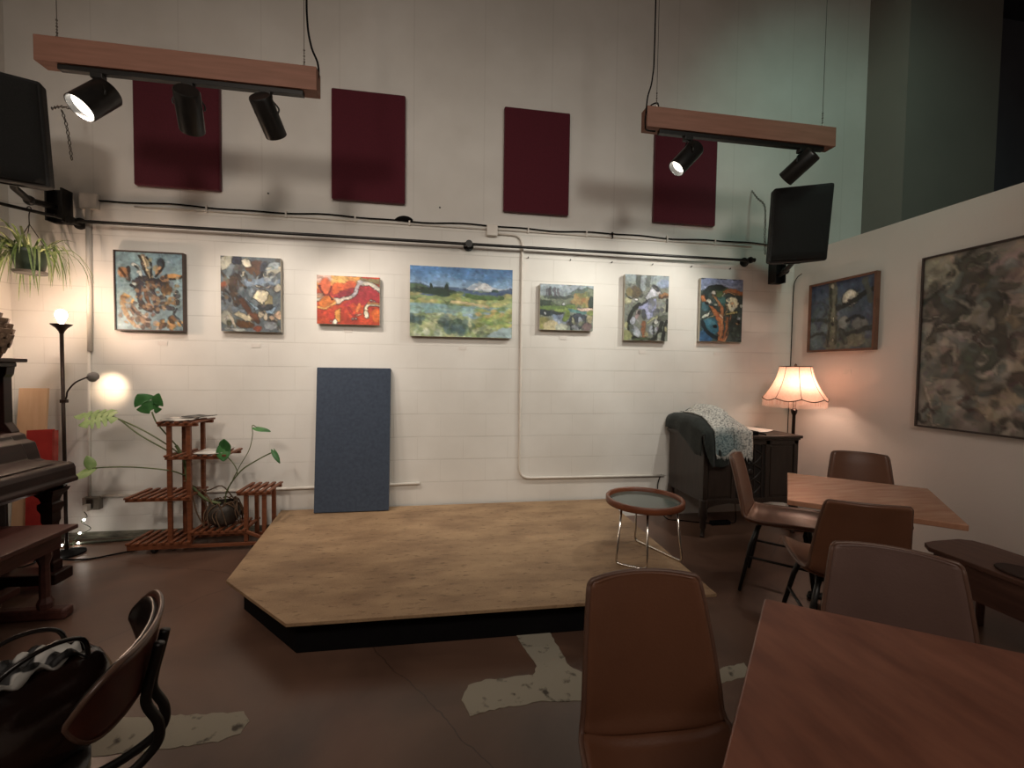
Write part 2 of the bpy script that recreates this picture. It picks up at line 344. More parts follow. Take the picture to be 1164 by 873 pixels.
# ------------------------------------------------------------------ stage and the panel leaning on the wall
st = thing('stage_platform', 'low plywood stage platform with a clipped corner and black skirt', 'stage', (0.1, 3.0, 0))
MB().prism([(-1.345, 3.872), (-1.208, 2.633), (-0.729, 2.15), (1.50, 2.13), (1.536, 3.872)], 0.165, 0.183).build('deck', [M_PLY], st, bev=0.002)
MB().prism([(-1.27, 3.86), (-1.125, 2.655), (-0.70, 2.205), (1.47, 2.185), (1.505, 3.86)], 0.0, 0.1648).build('skirt', M_BLACKM, st)
bp_ = MB(); R = rot3(-math.atan2(0.105, 1.205))
bp_.obox((-0.75, 3.82, 0.79), (0.602, 0.048, 1.212), R)
solo(bp_.build('acoustic_panel', M_BLUE, None, bev=0.006), 'slate blue fabric acoustic panel leaning on the wall at the back of the stage', 'panel')

# ------------------------------------------------------------------ red panels on the wall
for i, (x0, x1, lab) in enumerate([(-2.40, -1.784, 'maroon fabric panel high on wall behind the three spotlights'), (-0.935, -0.335, 'maroon fabric panel above the orange painting, nothing hanging in front'),
                      (0.515, 1.115, 'maroon fabric panel above the small pond painting, right of the junction box'), (1.94, 2.575, 'maroon fabric panel partly hidden by the two spotlight beam')]):
    z1 = (3.66, 3.712, 3.715, 3.64)[i]
    solo(MB().box(x0, x1, 3.85, 3.897, 2.805, z1).build('acoustic_panel', M_MAROON, None, bev=0.012), lab, 'panel', 'maroon panels high on the back wall')

# ------------------------------------------------------------------ paintings
def vnoise(h, w_, cell, rng):
    gy, gx = int(h/cell)+3, int(w_/cell)+3; g = rng.random((gy, gx))
    y = np.arange(h)/cell; x = np.arange(w_)/cell; yi = y.astype(int); xi = x.astype(int); fy = (y-yi)[:, None]; fx = (x-xi)[None, :]
    fy = fy*fy*(3-2*fy); fx = fx*fx*(3-2*fx)
    a = g[yi][:, xi]; b = g[yi][:, xi+1]; c = g[yi+1][:, xi]; d = g[yi+1][:, xi+1]
    return (a*(1-fx)+b*fx)*(1-fy) + (c*(1-fx)+d*fx)*fy
class Cv:
    def __init__(s, w_, h, bg, seed, warp=0.02):
        s.w = w_; s.h = h; s.rng = np.random.default_rng(seed)
        s.a = h/w_
        u, v = np.meshgrid(np.linspace(0, 1, w_), np.linspace(0, 1, h))
        f = lambda: vnoise(h, w_, max(w_, h)/9, s.rng)-0.5 + 0.5*(vnoise(h, w_, max(w_, h)/25, s.rng)-0.5)
        s.u = u + f()*warp*2; s.v = v + f()*warp*2
        s.img = np.zeros((h, w_, 3)); s.img[:] = s.c(bg)
    def c(s, h): return np.array([int(h[i:i+2], 16)/255 for i in (0, 2, 4)])
    def mixin(s, mask, col):
        s.img += mask[..., None]*(s.c(col)-s.img)
    def e(s, cx, cy, rx, ry, ang, col, soft=0.25, al=1.0):
        a = math.radians(ang); dx = s.u-cx; dy = (s.v-cy)*s.a; rx_, ry_ = rx, ry
        x = (dx*math.cos(a)+dy*math.sin(a))/rx_; y = (-dx*math.sin(a)+dy*math.cos(a))/ry_
        d = np.sqrt(x*x+y*y); s.mixin(al*np.clip((1-d)/soft+0.5, 0, 1), col)
    def s_(s, pts, wd, col, soft=0.3, al=1.0):
        pts = [tuple(p) for p in pts]
        if len(pts) > 2: pts = [(p.x, p.y) for p in smoothpath([(x, y, 0) for x, y in pts], 5)]
        n = len(pts); best = np.full(s.u.shape, 9.)
        for i in range(n-1):
            (x0, y0), (x1, y1) = pts[i], pts[i+1]; y0 *= s.a; y1 *= s.a
            dx, dy = x1-x0, y1-y0; L = dx*dx+dy*dy+1e-9
            t = np.clip(((s.u-x0)*dx+(s.v*s.a-y0)*dy)/L, 0, 1)
            w0 = wd if not isinstance(wd, tuple) else wd[0]+(wd[1]-wd[0])*(i+t)/(n-1)
            best = np.minimum(best, np.hypot(s.u-x0-t*dx, s.v*s.a-y0-t*dy)/w0)
        s.mixin(al*np.clip((1-best)/soft+0.5, 0, 1), col)
    def p(s, poly, col, al=1.0):
        ins = np.zeros(s.u.shape, bool); n = len(poly)
        for i in range(n):
            x0, y0 = poly[i]; x1, y1 = poly[(i+1) % n]
            if y0 == y1: continue
            ins ^= ((s.v >= min(y0, y1)) & (s.v < max(y0, y1)) & (s.u < x0+(s.v-y0)*(x1-x0)/(y1-y0)))
        s.mixin(al*ins.astype(float), col)
    def g(s, v0, v1, c0, c1):
        t = np.clip((s.v-v0)/(v1-v0), 0, 1); m = ((s.v >= v0) & (s.v <= v1)).astype(float)
        s.img = s.img*(1-m[..., None]) + m[..., None]*(s.c(c0)*(1-t[..., None])+s.c(c1)*t[..., None])
    def mottle(s, cell, amp, box=None, hs=1.0):
        n = vnoise(s.h, int(s.w), max(2, cell), s.rng)-0.5
        s.img = s.img*(1+amp*2*n[..., None])
    def dabs(s, n, box, cols, r=(0.01, 0.03), al=0.8, asp=0.4, ang=None):
        for _ in range(n):
            s.e(s.rng.uniform(box[0], box[2]), s.rng.uniform(box[1], box[3]), s.rng.uniform(*r), s.rng.uniform(*r)*asp*1.5,
                s.rng.uniform(0, 180) if ang is None else ang + s.rng.uniform(-20, 20), cols[s.rng.integers(len(cols))], 0.5, al)
    def done(s, gain=1.0, sat=0.84, edge=1.5):
        lum = s.img.mean(axis=2); gy, gx = np.gradient(lum); e = np.hypot(gx, gy)
        s.img *= (1 - np.clip(e*edge*1.6 - .03, 0, .5))[..., None]
        s.img = s.img.mean(axis=2, keepdims=True)*(1-sat) + s.img*sat
        n = int(6.5*max(s.w, s.h))
        for _ in range(n):
            i, j = s.rng.integers(s.h), s.rng.integers(s.w); col = s.img[i, j]*s.rng.uniform(.76, 1.24) + s.rng.normal(0, .015, 3)
            r = s.rng.uniform(1.4, 3.6); q = r*s.rng.uniform(.3, .6); a = s.rng.uniform(0, PI) if s.w <= s.h*1.2 else s.rng.normal(0, .35)
            i = min(max(i + int(s.rng.normal(0, .8)), 0), s.h-1); j = min(max(j + int(s.rng.normal(0, .8)), 0), s.w-1); m = int(r)+2
            y0, y1, x0, x1 = max(0, i-m), min(s.h, i+m+1), max(0, j-m), min(s.w, j+m+1)
            yy, xx = np.mgrid[y0:y1, x0:x1]; dx = xx-j; dy = yy-i
            d = np.sqrt(((dx*math.cos(a)+dy*math.sin(a))/r)**2 + ((-dx*math.sin(a)+dy*math.cos(a))/q)**2)
            w_ = np.clip((1-d)*1.6, 0, .6)[..., None]; s.img[y0:y1, x0:x1] = s.img[y0:y1, x0:x1]*(1-w_) + col*w_
        s.mottle(4, 0.10); s.mottle(12, 0.12)
        x = np.clip(s.img, 0, 1); lin = np.where(x > .04045, ((x+.055)/1.055)**2.4, x/12.92)*gain
        return np.clip(lin, 0, 0.95)
def paint_material():
    m, nt, b = nodes('oil_paint'); a = nt.nodes.new('ShaderNodeVertexColor'); a.layer_name = 'paint'
    nt.links.new(a.outputs[0], b.inputs['Base Color']); b.inputs['Roughness'].default_value = 0.5
    n = nt.nodes.new('ShaderNodeTexNoise'); n.inputs['Scale'].default_value = 90
    tc = nt.nodes.new('ShaderNodeTexCoord'); nt.links.new(tc.outputs['Object'], n.inputs['Vector'])
    bp = nt.nodes.new('ShaderNodeBump'); bp.inputs['Strength'].default_value = 0.15; bp.inputs['Distance'].default_value = 0.004
    nt.links.new(n.outputs[0], bp.inputs['Height']); nt.links.new(bp.outputs[0], b.inputs['Normal'])
    return m
M_OIL = paint_material()
def painted(name, img, P00, U, V, depth, parent=None, origin=None, edge='c8c2b4'):
    """img rows run down; P00 top-left corner, U vector to the right, V vector down, depth vector to the back"""
    h, w_, _ = img.shape; P00 = Vector(P00); U = Vector(U); V = Vector(V); D = Vector(depth)
    org = Vector(origin) if origin is not None else P00 + U/2 + V
    vs = []; fs = []; cols = []
    for j in range(h):
        for i in range(w_):
            vs.append(tuple(P00 + U*(i/(w_-1)) + V*(j/(h-1)) - org)); cols.append(tuple(img[j, i]) + (1,))
    for j in range(h-1):
        for i in range(w_-1): fs.append((j*w_+i, (j+1)*w_+i, (j+1)*w_+i+1, j*w_+i+1))
    k = len(vs); ec = C(edge)
    cs = [P00, P00+U, P00+U+V, P00+V]
    for c in cs: vs.append(tuple(c-org)); cols.append(ec)
    for c in cs: vs.append(tuple(c+D-org)); cols.append(ec)
    for a in range(4): fs.append((k+a, k+(a+1) % 4, k+4+(a+1) % 4, k+4+a))
    fs.append((k+4, k+5, k+6, k+7))
    me = bpy.data.meshes.new(name); me.from_pydata(vs, [], fs); me.materials.append(M_OIL)
    at = me.color_attributes.new('paint', 'FLOAT_COLOR', 'POINT')
    at.data.foreach_set('color', np.array(cols, dtype=np.float32).ravel())
    o = bpy.data.objects.new(name, me); COL.objects.link(o)
    if parent is not None: o.parent = parent
    else: o.location = org
    return o
G = 1.1
def art1():
    c = Cv(92, 112, '75939c', 1, 0.012)
    c.dabs(40, (0, 0, 1, 1), ['6a8a98', '7d99a0', '688296', '87a3a6'], (.06, .16), .5, .6)
    c.s_([(.30, .38), (.40, .33), (.55, .36), (.72, .42)], .05, '2e2f3a')
    c.s_([(.38, .40), (.33, .55), (.40, .68)], .035, '353440'); c.s_([(.50, .42), (.58, .60), (.60, .75)], .03, '3f3d48')
    c.e(.12, .27, .09, .085, 20, 'a5764f'); c.s_([(.06, .22), (.16, .36)], .012, '5d3c2a'); c.s_([(.18, .20), (.20, .36)], .02, '3c3230')
    c.s_([(.40, .06), (.46, .17), (.50, .32)], (.055, .03), '8b7f63'); c.s_([(.40, .05), (.43, .13), (.48, .22)], .022, 'c4b894')
    c.s_([(.36, .05), (.44, .22), (.49, .34)], .010, '2f2a2a'); c.s_([(.46, .06), (.53, .16), (.52, .30)], .010, '2f2a2a')
    c.e(.67, .13, .055, .07, -20, '3a4750'); c.e(.64, .23, .05, .07, 10, 'b88d63'); c.s_([(.60, .30), (.70, .20), (.70, .10)], .012, '2d2a2c')
    c.e(.87, .295, .12, .04, -5, 'c08e54'); c.s_([(.78, .34), (.88, .33), (.99, .29)], .012, '4b3829')
    c.e(.72, .34, .06, .05, 0, '9f7a58'); c.e(.75, .47, .09, .08, 30, '6a5138'); c.e(.85, .62, .09, .06, 10, 'a87f4a'); c.s_([(.72, .58), (.74, .70), (.84, .72)], .03, '3a3b42')
    c.e(.53, .44, .05, .07, 20, 'b17f55'); c.e(.49, .56, .06, .06, 0, '7b8f96'); c.e(.62, .60, .035, .05, 0, 'b99d6b')
    c.s_([(.43, .50), (.46, .60), (.53, .70)], .025, '6b4d39'); c.e(.50, .70, .06, .07, -30, '9a7c60'); c.s_([(.36, .68), (.48, .74), (.56, .72)], .02, '403024')
    c.e(.17, .62, .10, .08, 30, 'c39550'); c.e(.12, .60, .05, .05, 0, '9e6c3a')
    c.s_([(.08, .66), (.14, .80), (.28, .95)], .035, '98815c'); c.s_([(.20, .70), (.32, .80), (.45, .92)], .05, '7c6654'); c.s_([(.2, .68), (.3, .78), (.42, .84)], .012, '2f2925')
    c.dabs(26, (.22, .76, .72, .98), ['9b8a78', '74594a', 'b7a491', '54403a', 'a08062'], (.02, .05), .9, .6)
    c.dabs(14, (.60, .84, .95, .97), ['b98f52', '6e4f34', 'a07946', '403028'], (.02, .06), .9, .6)
    for k in range(7): c.e(.90-.02*abs(k-3)/3, .46+k*.035, .014, .014, 0, 'd8d0c0')
    c.s_([(.90, .72), (.86, .80), (.92, .84)], .012, '3d4a55'); c.s_([(.93, .86), (.99, .93)], .01, '3d4a55')
    c.dabs(46, (.26, .34, .72, .74), ['4a4342', '6d5643', '3b3a42', '8a6e52', '5c6a70', '9c8160', '2f2d33'], (.02, .06), .85, .45)
    c.dabs(22, (.62, .30, .92, .66), ['5d4a38', '8a7048', '3d3c40', 'a08a5c', '6f7f86'], (.02, .05), .85, .5)
    c.dabs(20, (.05, .56, .35, .95), ['8a7252', 'a98a5a', '5e4c3c', '6b8088'], (.02, .05), .8, .5)
    c.dabs(14, (.3, .08, .62, .34), ['a59a7c', '4a4440', '8f8460', '6d8088'], (.015, .045), .8, .4, 80)
    c.s_([(.25, .16), (.33, .20), (.38, .28)], .03, 'a9b4b0'); c.e(.31, .20, .04, .015, 40, '2f3538')
    c.e(.27, .41, .04, .035, 0, 'a9b9b8'); c.s_([(.22, .42), (.28, .47), (.34, .42)], .012, '2b2c34')
    return c.done(G)
def art2():
    c = Cv(84, 108, '5e6a70', 2, 0.02)
    c.dabs(40, (0, 0, 1, 1), ['4a5560', '6b7475', '58504a', '74808a', '4e4238'], (.06, .14), .6, .6)
    c.p([(0, 0), (.2, 0), (.16, .14), (0, .2)], 'a7a593'); c.e(.27, .05, .09, .07, 0, '2d3142'); c.e(.43, .08, .09, .07, 40, 'd0c8b2')
    c.e(.60, .13, .13, .13, 0, '5d3f31'); c.e(.52, .18, .12, .07, 30, '68462f'); c.e(.73, .14, .08, .11, 0, '3c4453'); c.s_([(.64, .28), (.72, .20)], .02, '2e2a2c')
    c.e(.87, .12, .13, .08, -30, '9aa9ae'); c.e(.82, .13, .05, .03, -30, 'c9c8b9'); c.s_([(.76, .24), (.99, .15)], .05, 'b3b09c')
    c.e(.36, .23, .05, .06, 50, 'c2b99f'); c.s_([(.28, .22), (.35, .34), (.42, .40)], .03, '3a2c27')
    c.e(.08, .40, .10, .08, 20, '8e4d33'); c.s_([(.18, .12), (.12, .25), (.16, .36)], .05, '6d7a80'); c.s_([(.22, .3), (.20, .46), (.28, .6)], .07, '4b3c31')
    c.s_([(.45, .33), (.65, .31), (.95, .32)], .05, '70849a'); c.e(.48, .36, .07, .08, 0, '74869a'); c.e(.46, .48, .10, .10, 0, '56636c'); c.s_([(.55, .34), (.62, .45)], .03, '7f8c98')
    c.e(.63, .38, .05, .022, 10, 'd4cdb8'); c.e(.78, .385, .045, .018, 0, 'd4cdb8'); c.e(.95, .40, .06, .07, 20, 'b7ae98')
    c.p([(.52, .55), (.60, .46), (.72, .42), (.80, .45), (.78, .55), (.69, .63), (.58, .58)], 'd2c9aa'); c.p([(.78, .46), (.86, .52), (.86, .62), (.74, .62)], '8e8560')
    c.dabs(50, (.02, .18, .5, .66), ['4b4038', '5f6b74', '3b3532', '6d5a48', '7f8a8e', '2f3038'], (.02, .07), .8, .4, 70)
    c.dabs(30, (.5, .2, .98, .45), ['7c8c9a', '5e6468', '9aa3a2', '48525c'], (.02, .06), .75, .4)
    c.dabs(30, (.05, .7, .98, .98), ['6a5440', '8d8f88', '4c4a40', 'a09478', '75828a'], (.02, .05), .7, .5)
    c.p([(.52, .55), (.60, .46), (.72, .42), (.80, .45), (.78, .55), (.69, .63), (.58, .58)], 'd2c9aa'); c.e(.63, .38, .05, .022, 10, 'd4cdb8'); c.e(.43, .08, .09, .07, 40, 'd0c8b2')
    c.p([(.42, .57), (.55, .66), (.66, .68), (.56, .73)], '87a0b2'); c.p([(.74, .70), (.92, .64), (.88, .74), (.78, .76)], '86a2bb'); c.s_([(.64, .66), (.70, .68), (.82, .65)], .035, '34393f')
    c.s_([(.36, .60), (.46, .74), (.60, .86)], .045, '5a3a2c'); c.e(.55, .80, .10, .06, 10, '6b4330')
    c.e(.66, .77, .05, .055, 20, 'c1b49a'); c.e(.75, .80, .045, .075, 10, 'cabfa6'); c.e(.86, .81, .05, .05, 0, 'b59d80'); c.e(.96, .77, .05, .07, 0, 'c2a184')
    c.e(.30, .72, .14, .05, 20, '6a7884'); c.e(.38, .80, .15, .05, 15, 'bfb495'); c.e(.40, .90, .14, .06, 10, '5b3d26'); c.e(.60, .95, .07, .05, 0, '8c4a37')
    c.e(.09, .82, .12, .12, 0, '9b9d8f'); c.e(.13, .88, .04, .05, 0, '53533f'); c.s_([(.16, .78), (.24, .92)], .025, 'b0a893')
    c.e(.82, .92, .12, .07, 0, '8b949a'); c.e(.25, .97, .15, .03, 0, '9aa29e')
    return c.done(G)
def art3():
    c = Cv(100, 80, 'c2422a', 3, 0.012)
    c.dabs(30, (0, .4, 1, 1), ['b8392a', 'c94b2c', 'a82f2c', 'd2592e'], (.05, .14), .6, .7)
    c.p([(.0, 0), (.7, 0), (.68, .16), (.5, .26), (.25, .2), (0, .3)], 'e29a4a'); c.e(.35, .09, .12, .09, 0, 'efb863'); c.e(.10, .06, .14, .09, 0, 'd8b3a4')
    c.e(.36, .30, .12, .14, -30, 'e2622c'); c.e(.53, .24, .13, .12, -20, 'dd5a30'); c.e(.45, .38, .13, .06, -25, '9c2430'); c.s_([(.32, .44), (.45, .34), (.58, .30)], .05, '9a2533')
    c.e(.13, .22, .10, .13, 0, 'e4683e'); c.s_([(.04, .22), (.10, .38), (.18, .40), (.23, .24)], .012, '8f3022'); c.e(.04, .43, .08, .05, 0, 'b98d74')
    c.p([(.68, .03), (1, .04), (1, .15), (.70, .11)], '8d8156'); c.s_([(.68, .13), (.85, .18), (1, .26)], .045, 'cfc7b8')
    c.p([(.58, .44), (.66, .20), (.82, .18), (1, .30), (1, .56), (.74, .58), (.5, .66), (.4, .62)], 'b02c36')
    c.s_([(.70, .12), (.64, .22), (.60, .36), (.50, .45), (.36, .52)], (.03, .025), 'b9b2b4'); c.s_([(0, .51), (.18, .50), (.45, .47), (.55, .42)], (.03, .02), 'ddd2c2')
    c.p([(.2, .5), (.46, .47), (.36, .58), (.24, .62)], 'dccbb8')
    c.e(.16, .56, .13, .10, -20, 'e07a34'); c.s_([(.02, .66), (.14, .68), (.28, .56)], .018, 'efb060'); c.s_([(.2, .4), (.24, .5)], .01, '7e2a22')
    c.p([(.29, .72), (.38, .66), (.36, .95), (.27, .95)], 'e89a48'); c.e(.28, .95, .04, .05, 0, 'efe2d0'); c.e(.21, .94, .015, .02, 0, 'e0b0a0')
    c.e(.56, .72, .09, .14, 10, 'cf4a2e'); c.e(.66, .64, .035, .09, 20, 'e58043'); c.s_([(.50, .66), (.58, .82)], .02, 'a22a2a')
    c.s_([(.99, .57), (.84, .57), (.78, .62), (.77, .76), (.80, .82)], .028, 'e8dcc0'); c.e(.79, .80, .035, .06, 0, 'ece2cc'); c.s_([(.99, .55), (.80, .55)], .012, 'c98a4c')
    c.e(.95, .80, .08, .12, 0, 'e06a30'); c.e(.86, .49, .025, .012, 10, 'e9cfc4'); c.e(.91, .50, .02, .01, 10, 'e9cfc4'); c.e(.56, .88, .02, .015, 0, 'efd8cc'); c.e(.61, .87, .02, .018, 0, 'efd8cc')
    c.s_([(.62, .80), (.70, .77)], .012, 'dc9a80')
    return c.done(1.0, .92)
def art4():
    c = Cv(132, 90, '7d8f7e', 4, 0.01)
    c.g(0, .30, '3f6fa6', '8fb0cf'); c.dabs(16, (0, .0, 1, .2), ['4a78ad', '4270a6', '5682b2'], (.08, .2), .4, .15, 0)
    c.p([(.52, .32), (.62, .22), (.70, .20), (.76, .21), (.80, .26), (.9, .29), (1, .26), (1, .33)], 'b9c6d2'); c.p([(.62, .31), (.66, .25), (.71, .20), (.76, .22), (.80, .30)], 'dfe3e6'); c.p([(.55, .31), (.62, .24), (.66, .22), (.62, .31)], 'a9b9cc')
    c.p([(0, .24), (.1, .25), (.22, .30), (.40, .28), (.55, .32), (.75, .34), (1, .28), (1, .40), (0, .42)], '4d6484')
    c.p([(0, .25), (.1, .26), (.2, .32), (.2, .40), (0, .40)], '47614a')
    c.s_([(.05, .36), (.2, .35), (.42, .38)], .028, '24382f'); c.e(.205, .31, .015, .05, 0, '22352d'); c.e(.355, .31, .022, .05, 0, '22352d'); c.e(.30, .36, .12, .04, 0, '2a4034'); c.e(.02, .38, .04, .04, 0, '33483a')
    c.e(.84, .37, .045, .05, 0, '2c4440'); c.e(.81, .34, .02, .035, 0, '26403c'); c.s_([(.78, .36), (.99, .34)], .018, '3f5578')
    c.g(.42, .58, '7f9460', '8d9c78'); c.dabs(50, (0, .38, 1, .56), ['8a9a55', '6a7f48', '9fa868', '5a7048', 'b0aa70'], (.03, .08), .8, .22, 0)
    c.s_([(.55, .40), (.7, .42), (.9, .42)], .02, '4f6b3c'); c.s_([(.4, .5), (.6, .52), (.75, .55)], .015, 'c0b184')
    c.g(.56, .68, '7fa2a4', '86a4a8'); c.s_([(.0, .60), (.3, .60), (.55, .65), (.8, .66)], .05, '7c9fa6'); c.s_([(.55, .7), (.7, .69), (.8, .64)], .03, '8aa5b4'); c.dabs(20, (0, .56, .7, .66), ['86aaa8', '6f9498', '97b3ac', '728f74'], (.04, .1), .6, .2, 0)
    c.p([(0, .68), (.3, .66), (.5, .70), (.62, .74), (1, .62), (1, 1), (0, 1)], '8c9a78')
    c.dabs(120, (0, .68, 1, 1), ['a4ab7c', '6d8258', 'bcc096', '566b4e', '8fa06a', 'b9c4b0', '7d927c'], (.02, .05), .75, .5)
    c.dabs(40, (.65, .55, 1, .85), ['8fa45a', 'a3a866', '6f8850', 'b79f66', '7c8a4a'], (.03, .07), .8, .25, -10)
    c.dabs(25, (.28, .74, .55, .92), ['3d5348', '4f6657', '5c7476', '41565e'], (.02, .05), .7, .7); c.dabs(12, (0, .7, .2, .8), ['3e5250', '506a6e'], (.02, .035), .7, .7)
    c.p([(.80, .93), (.9, .86), (1, .84), (1, 1), (.74, 1)], '93a9ac')
    return c.done(1.2, .9, .35)
def art5():
    c = Cv(92, 78, '7a8478', 5, 0.02)
    c.g(0, .30, '8c9ca6', '7b888c'); c.dabs(16, (0, 0, 1, .2), ['97a5ae', '8595a2', '768690'], (.05, .14), .5, .3, 0)
    c.p([(.4, .28), (.6, .2), (.75, .12), (.9, .08), (1, .1), (1, .5), (.5, .5)], '6c7660'); c.e(.80, .30, .14, .14, 0, '8c8250'); c.dabs(26, (.62, .2, .98, .46), ['9b7e4c', '7f8048', 'a06a3c', '6d7440', '55634a'], (.03, .06), .8, .8)
    c.e(.96, .38, .05, .12, 0, '2c3c34'); c.s_([(.60, .18), (.72, .14), (.86, .08)], .03, '55685c')
    c.s_([(.19, .10), (.18, .30)], .025, '4a4650'); c.s_([(.14, .12), (.14, .3)], .01, '5c5862'); c.s_([(.27, .11), (.28, .26)], .02, '5e5c68'); c.s_([(.34, .12), (.36, .26)], .012, '66646e'); c.s_([(.18, .28), (.22, .38)], .012, '4a4038')
    c.p([(0, .25), (.3, .26), (.5, .32), (.5, .48), (0, .48)], '77846e'); c.s_([(.1, .28), (.3, .29), (.6, .26)], .02, '3e4c48'); c.e(.08, .42, .14, .07, 0, '2e4232'); c.s_([(.2, .42), (.4, .46), (.62, .42)], .02, '54684a'); c.e(.44, .42, .025, .035, 0, 'c9cccc')
    c.s_([(0, .54), (.3, .52), (.6, .48)], .05, '66843e'); c.s_([(.3, .58), (.5, .55), (.7, .56)], .04, '86a04c'); c.s_([(.72, .53), (.98, .52)], .03, 'c0a494'); c.s_([(.55, .56), (.85, .60)], .03, '4f7a7a')
    c.s_([(0, .62), (.2, .64), (.4, .66)], .045, '27343a'); c.e(.10, .63, .02, .03, 0, 'c5ccd0'); c.e(.4, .76, .16, .10, 0, '8796aa'); c.e(.3, .70, .1, .04, 10, '6a7c98')
    c.e(.50, .68, .06, .12, 20, '6f8838'); c.p([(.55, .75), (.6, .66), (.75, .6), (.88, .66), (.86, .9), (.75, 1), (.6, .95)], '39424e'); c.e(.75, .78, .035, .09, 0, '8793a4'); c.e(.63, .78, .03, .08, -10, 'a9ab8a'); c.s_([(.56, .82), (.60, 1)], .02, '20282c')
    c.e(.08, .85, .12, .12, 0, '8c8a4c'); c.e(.22, .92, .15, .10, 0, 'b0a67e'); c.e(.40, .94, .12, .07, 0, 'a9ae9c'); c.dabs(20, (.55, .7, .98, 1), ['57615a', '7c8264', '8b8f94', '4a3e40'], (.02, .05), .7, .8); c.e(.94, .74, .05, .09, 0, 'aaa07a'); c.e(.9, .92, .08, .08, 0, '6e5a5a'); c.e(.95, .6, .06, .05, 0, '7c8a4c')
    return c.done(G)
def art6():
    c = Cv(78, 108, '7c8276', 6, 0.018)
    c.dabs(34, (0, 0, 1, 1), ['868c80', '6b7268', '8f9482', '70766e'], (.08, .16), .5, .7)
    c.g(0, .14, '8a9ba6', '8c988e'); c.e(.9, .12, .16, .10, 0, '8e9fc0'); c.s_([(.30, 0), (.31, .16), (.36, .32)], .045, '4a5248'); c.s_([(.42, .05), (.40, .2)], .06, '8d9a9e'); c.s_([(.55, .02), (.5, .14)], .05, '5c665e')
    c.e(.24, .26, .13, .13, 0, '5c4e34'); c.e(.10, .26, .06, .09, 20, '7d7148'); c.e(.08, .40, .07, .08, 30, 'a9a882'); c.s_([(.03, .3), (.12, .36), (.2, .3)], .012, '44402c')
    c.p([(.46, .36), (.56, .20), (.64, .12), (.74, .14), (.82, .24), (.80, .30), (.62, .34), (.55, .40)], 'bfc2cc'); c.e(.70, .18, .10, .05, 35, '3b4048'); c.e(.68, .185, .05, .02, 40, 'b7a6a0'); c.e(.78, .27, .06, .04, 0, 'd4d0d0')
    c.e(.90, .31, .13, .06, 0, '9c6d42'); c.s_([(.78, .33), (.9, .34), (1, .32)], .015, '5e3a26')
    c.p([(.30, .52), (.36, .44), (.54, .38), (.72, .34), (.74, .44), (.64, .62), (.52, .68), (.48, .56), (.40, .54)], '9298c0'); c.p([(.56, .50), (.64, .46), (.58, .64), (.50, .66)], 'a6acd0')
    c.e(.26, .38, .05, .022, 0, 'e0dcd8')
    c.s_([(.34, .44), (.16, .56), (.10, .74), (.20, .94), (.40, .98)], .035, '23261f'); c.s_([(.36, .46), (.5, .40)], .02, '3c4048')
    c.e(.30, .58, .06, .06, 0, 'b9a9a6'); c.e(.33, .58, .045, .045, 0, '453a3c'); c.e(.28, .64, .05, .06, 30, '8f7a7a'); c.e(.44, .60, .05, .10, 0, '4b5158')
    c.e(.19, .70, .07, .10, 20, 'a7adba'); c.e(.28, .86, .08, .13, -30, '9da5ad'); c.e(.17, .82, .05, .08, 0, '5b625c')
    c.s_([(.44, .72), (.43, .84), (.46, .95)], .045, '8a5a3c'); c.e(.50, .90, .04, .06, 0, 'a59a72')
    c.s_([(.52, .72), (.62, .67), (.75, .63)], .018, 'b8b98c'); c.e(.74, .69, .075, .055, -40, 'd0d2ca'); c.e(.62, .82, .06, .10, 0, '9ea6b0'); c.e(.74, .82, .045, .08, 10, 'aab0b8'); c.s_([(.66, .72), (.68, .92)], .012, '34383a')
    c.e(.90, .50, .06, .12, 0, 'a9ac98'); c.e(.98, .46, .03, .14, 0, '20221e'); c.e(.88, .66, .14, .06, -15, '565a50'); c.s_([(.86, .74), (.80, .9), (.62, 1)], .045, '2c2f2a'); c.e(.84, .92, .09, .07, -40, '8f9684'); c.s_([(.98, .7), (.9, .9), (.9, 1)], .03, '2d2f2a'); c.e(.96, .82, .03, .06, 0, 'a9a47c')
    c.e(.08, .92, .12, .10, 0, '8c9060'); c.e(.05, .78, .05, .08, 0, '9a9a70'); c.s_([(.2, .97), (.6, .97)], .02, '4d5a3c'); c.dabs(16, (.55, .35, .9, .6), ['4c5056', '5e636a', '6f7478'], (.03, .06), .7, .8)
    return c.done(G)
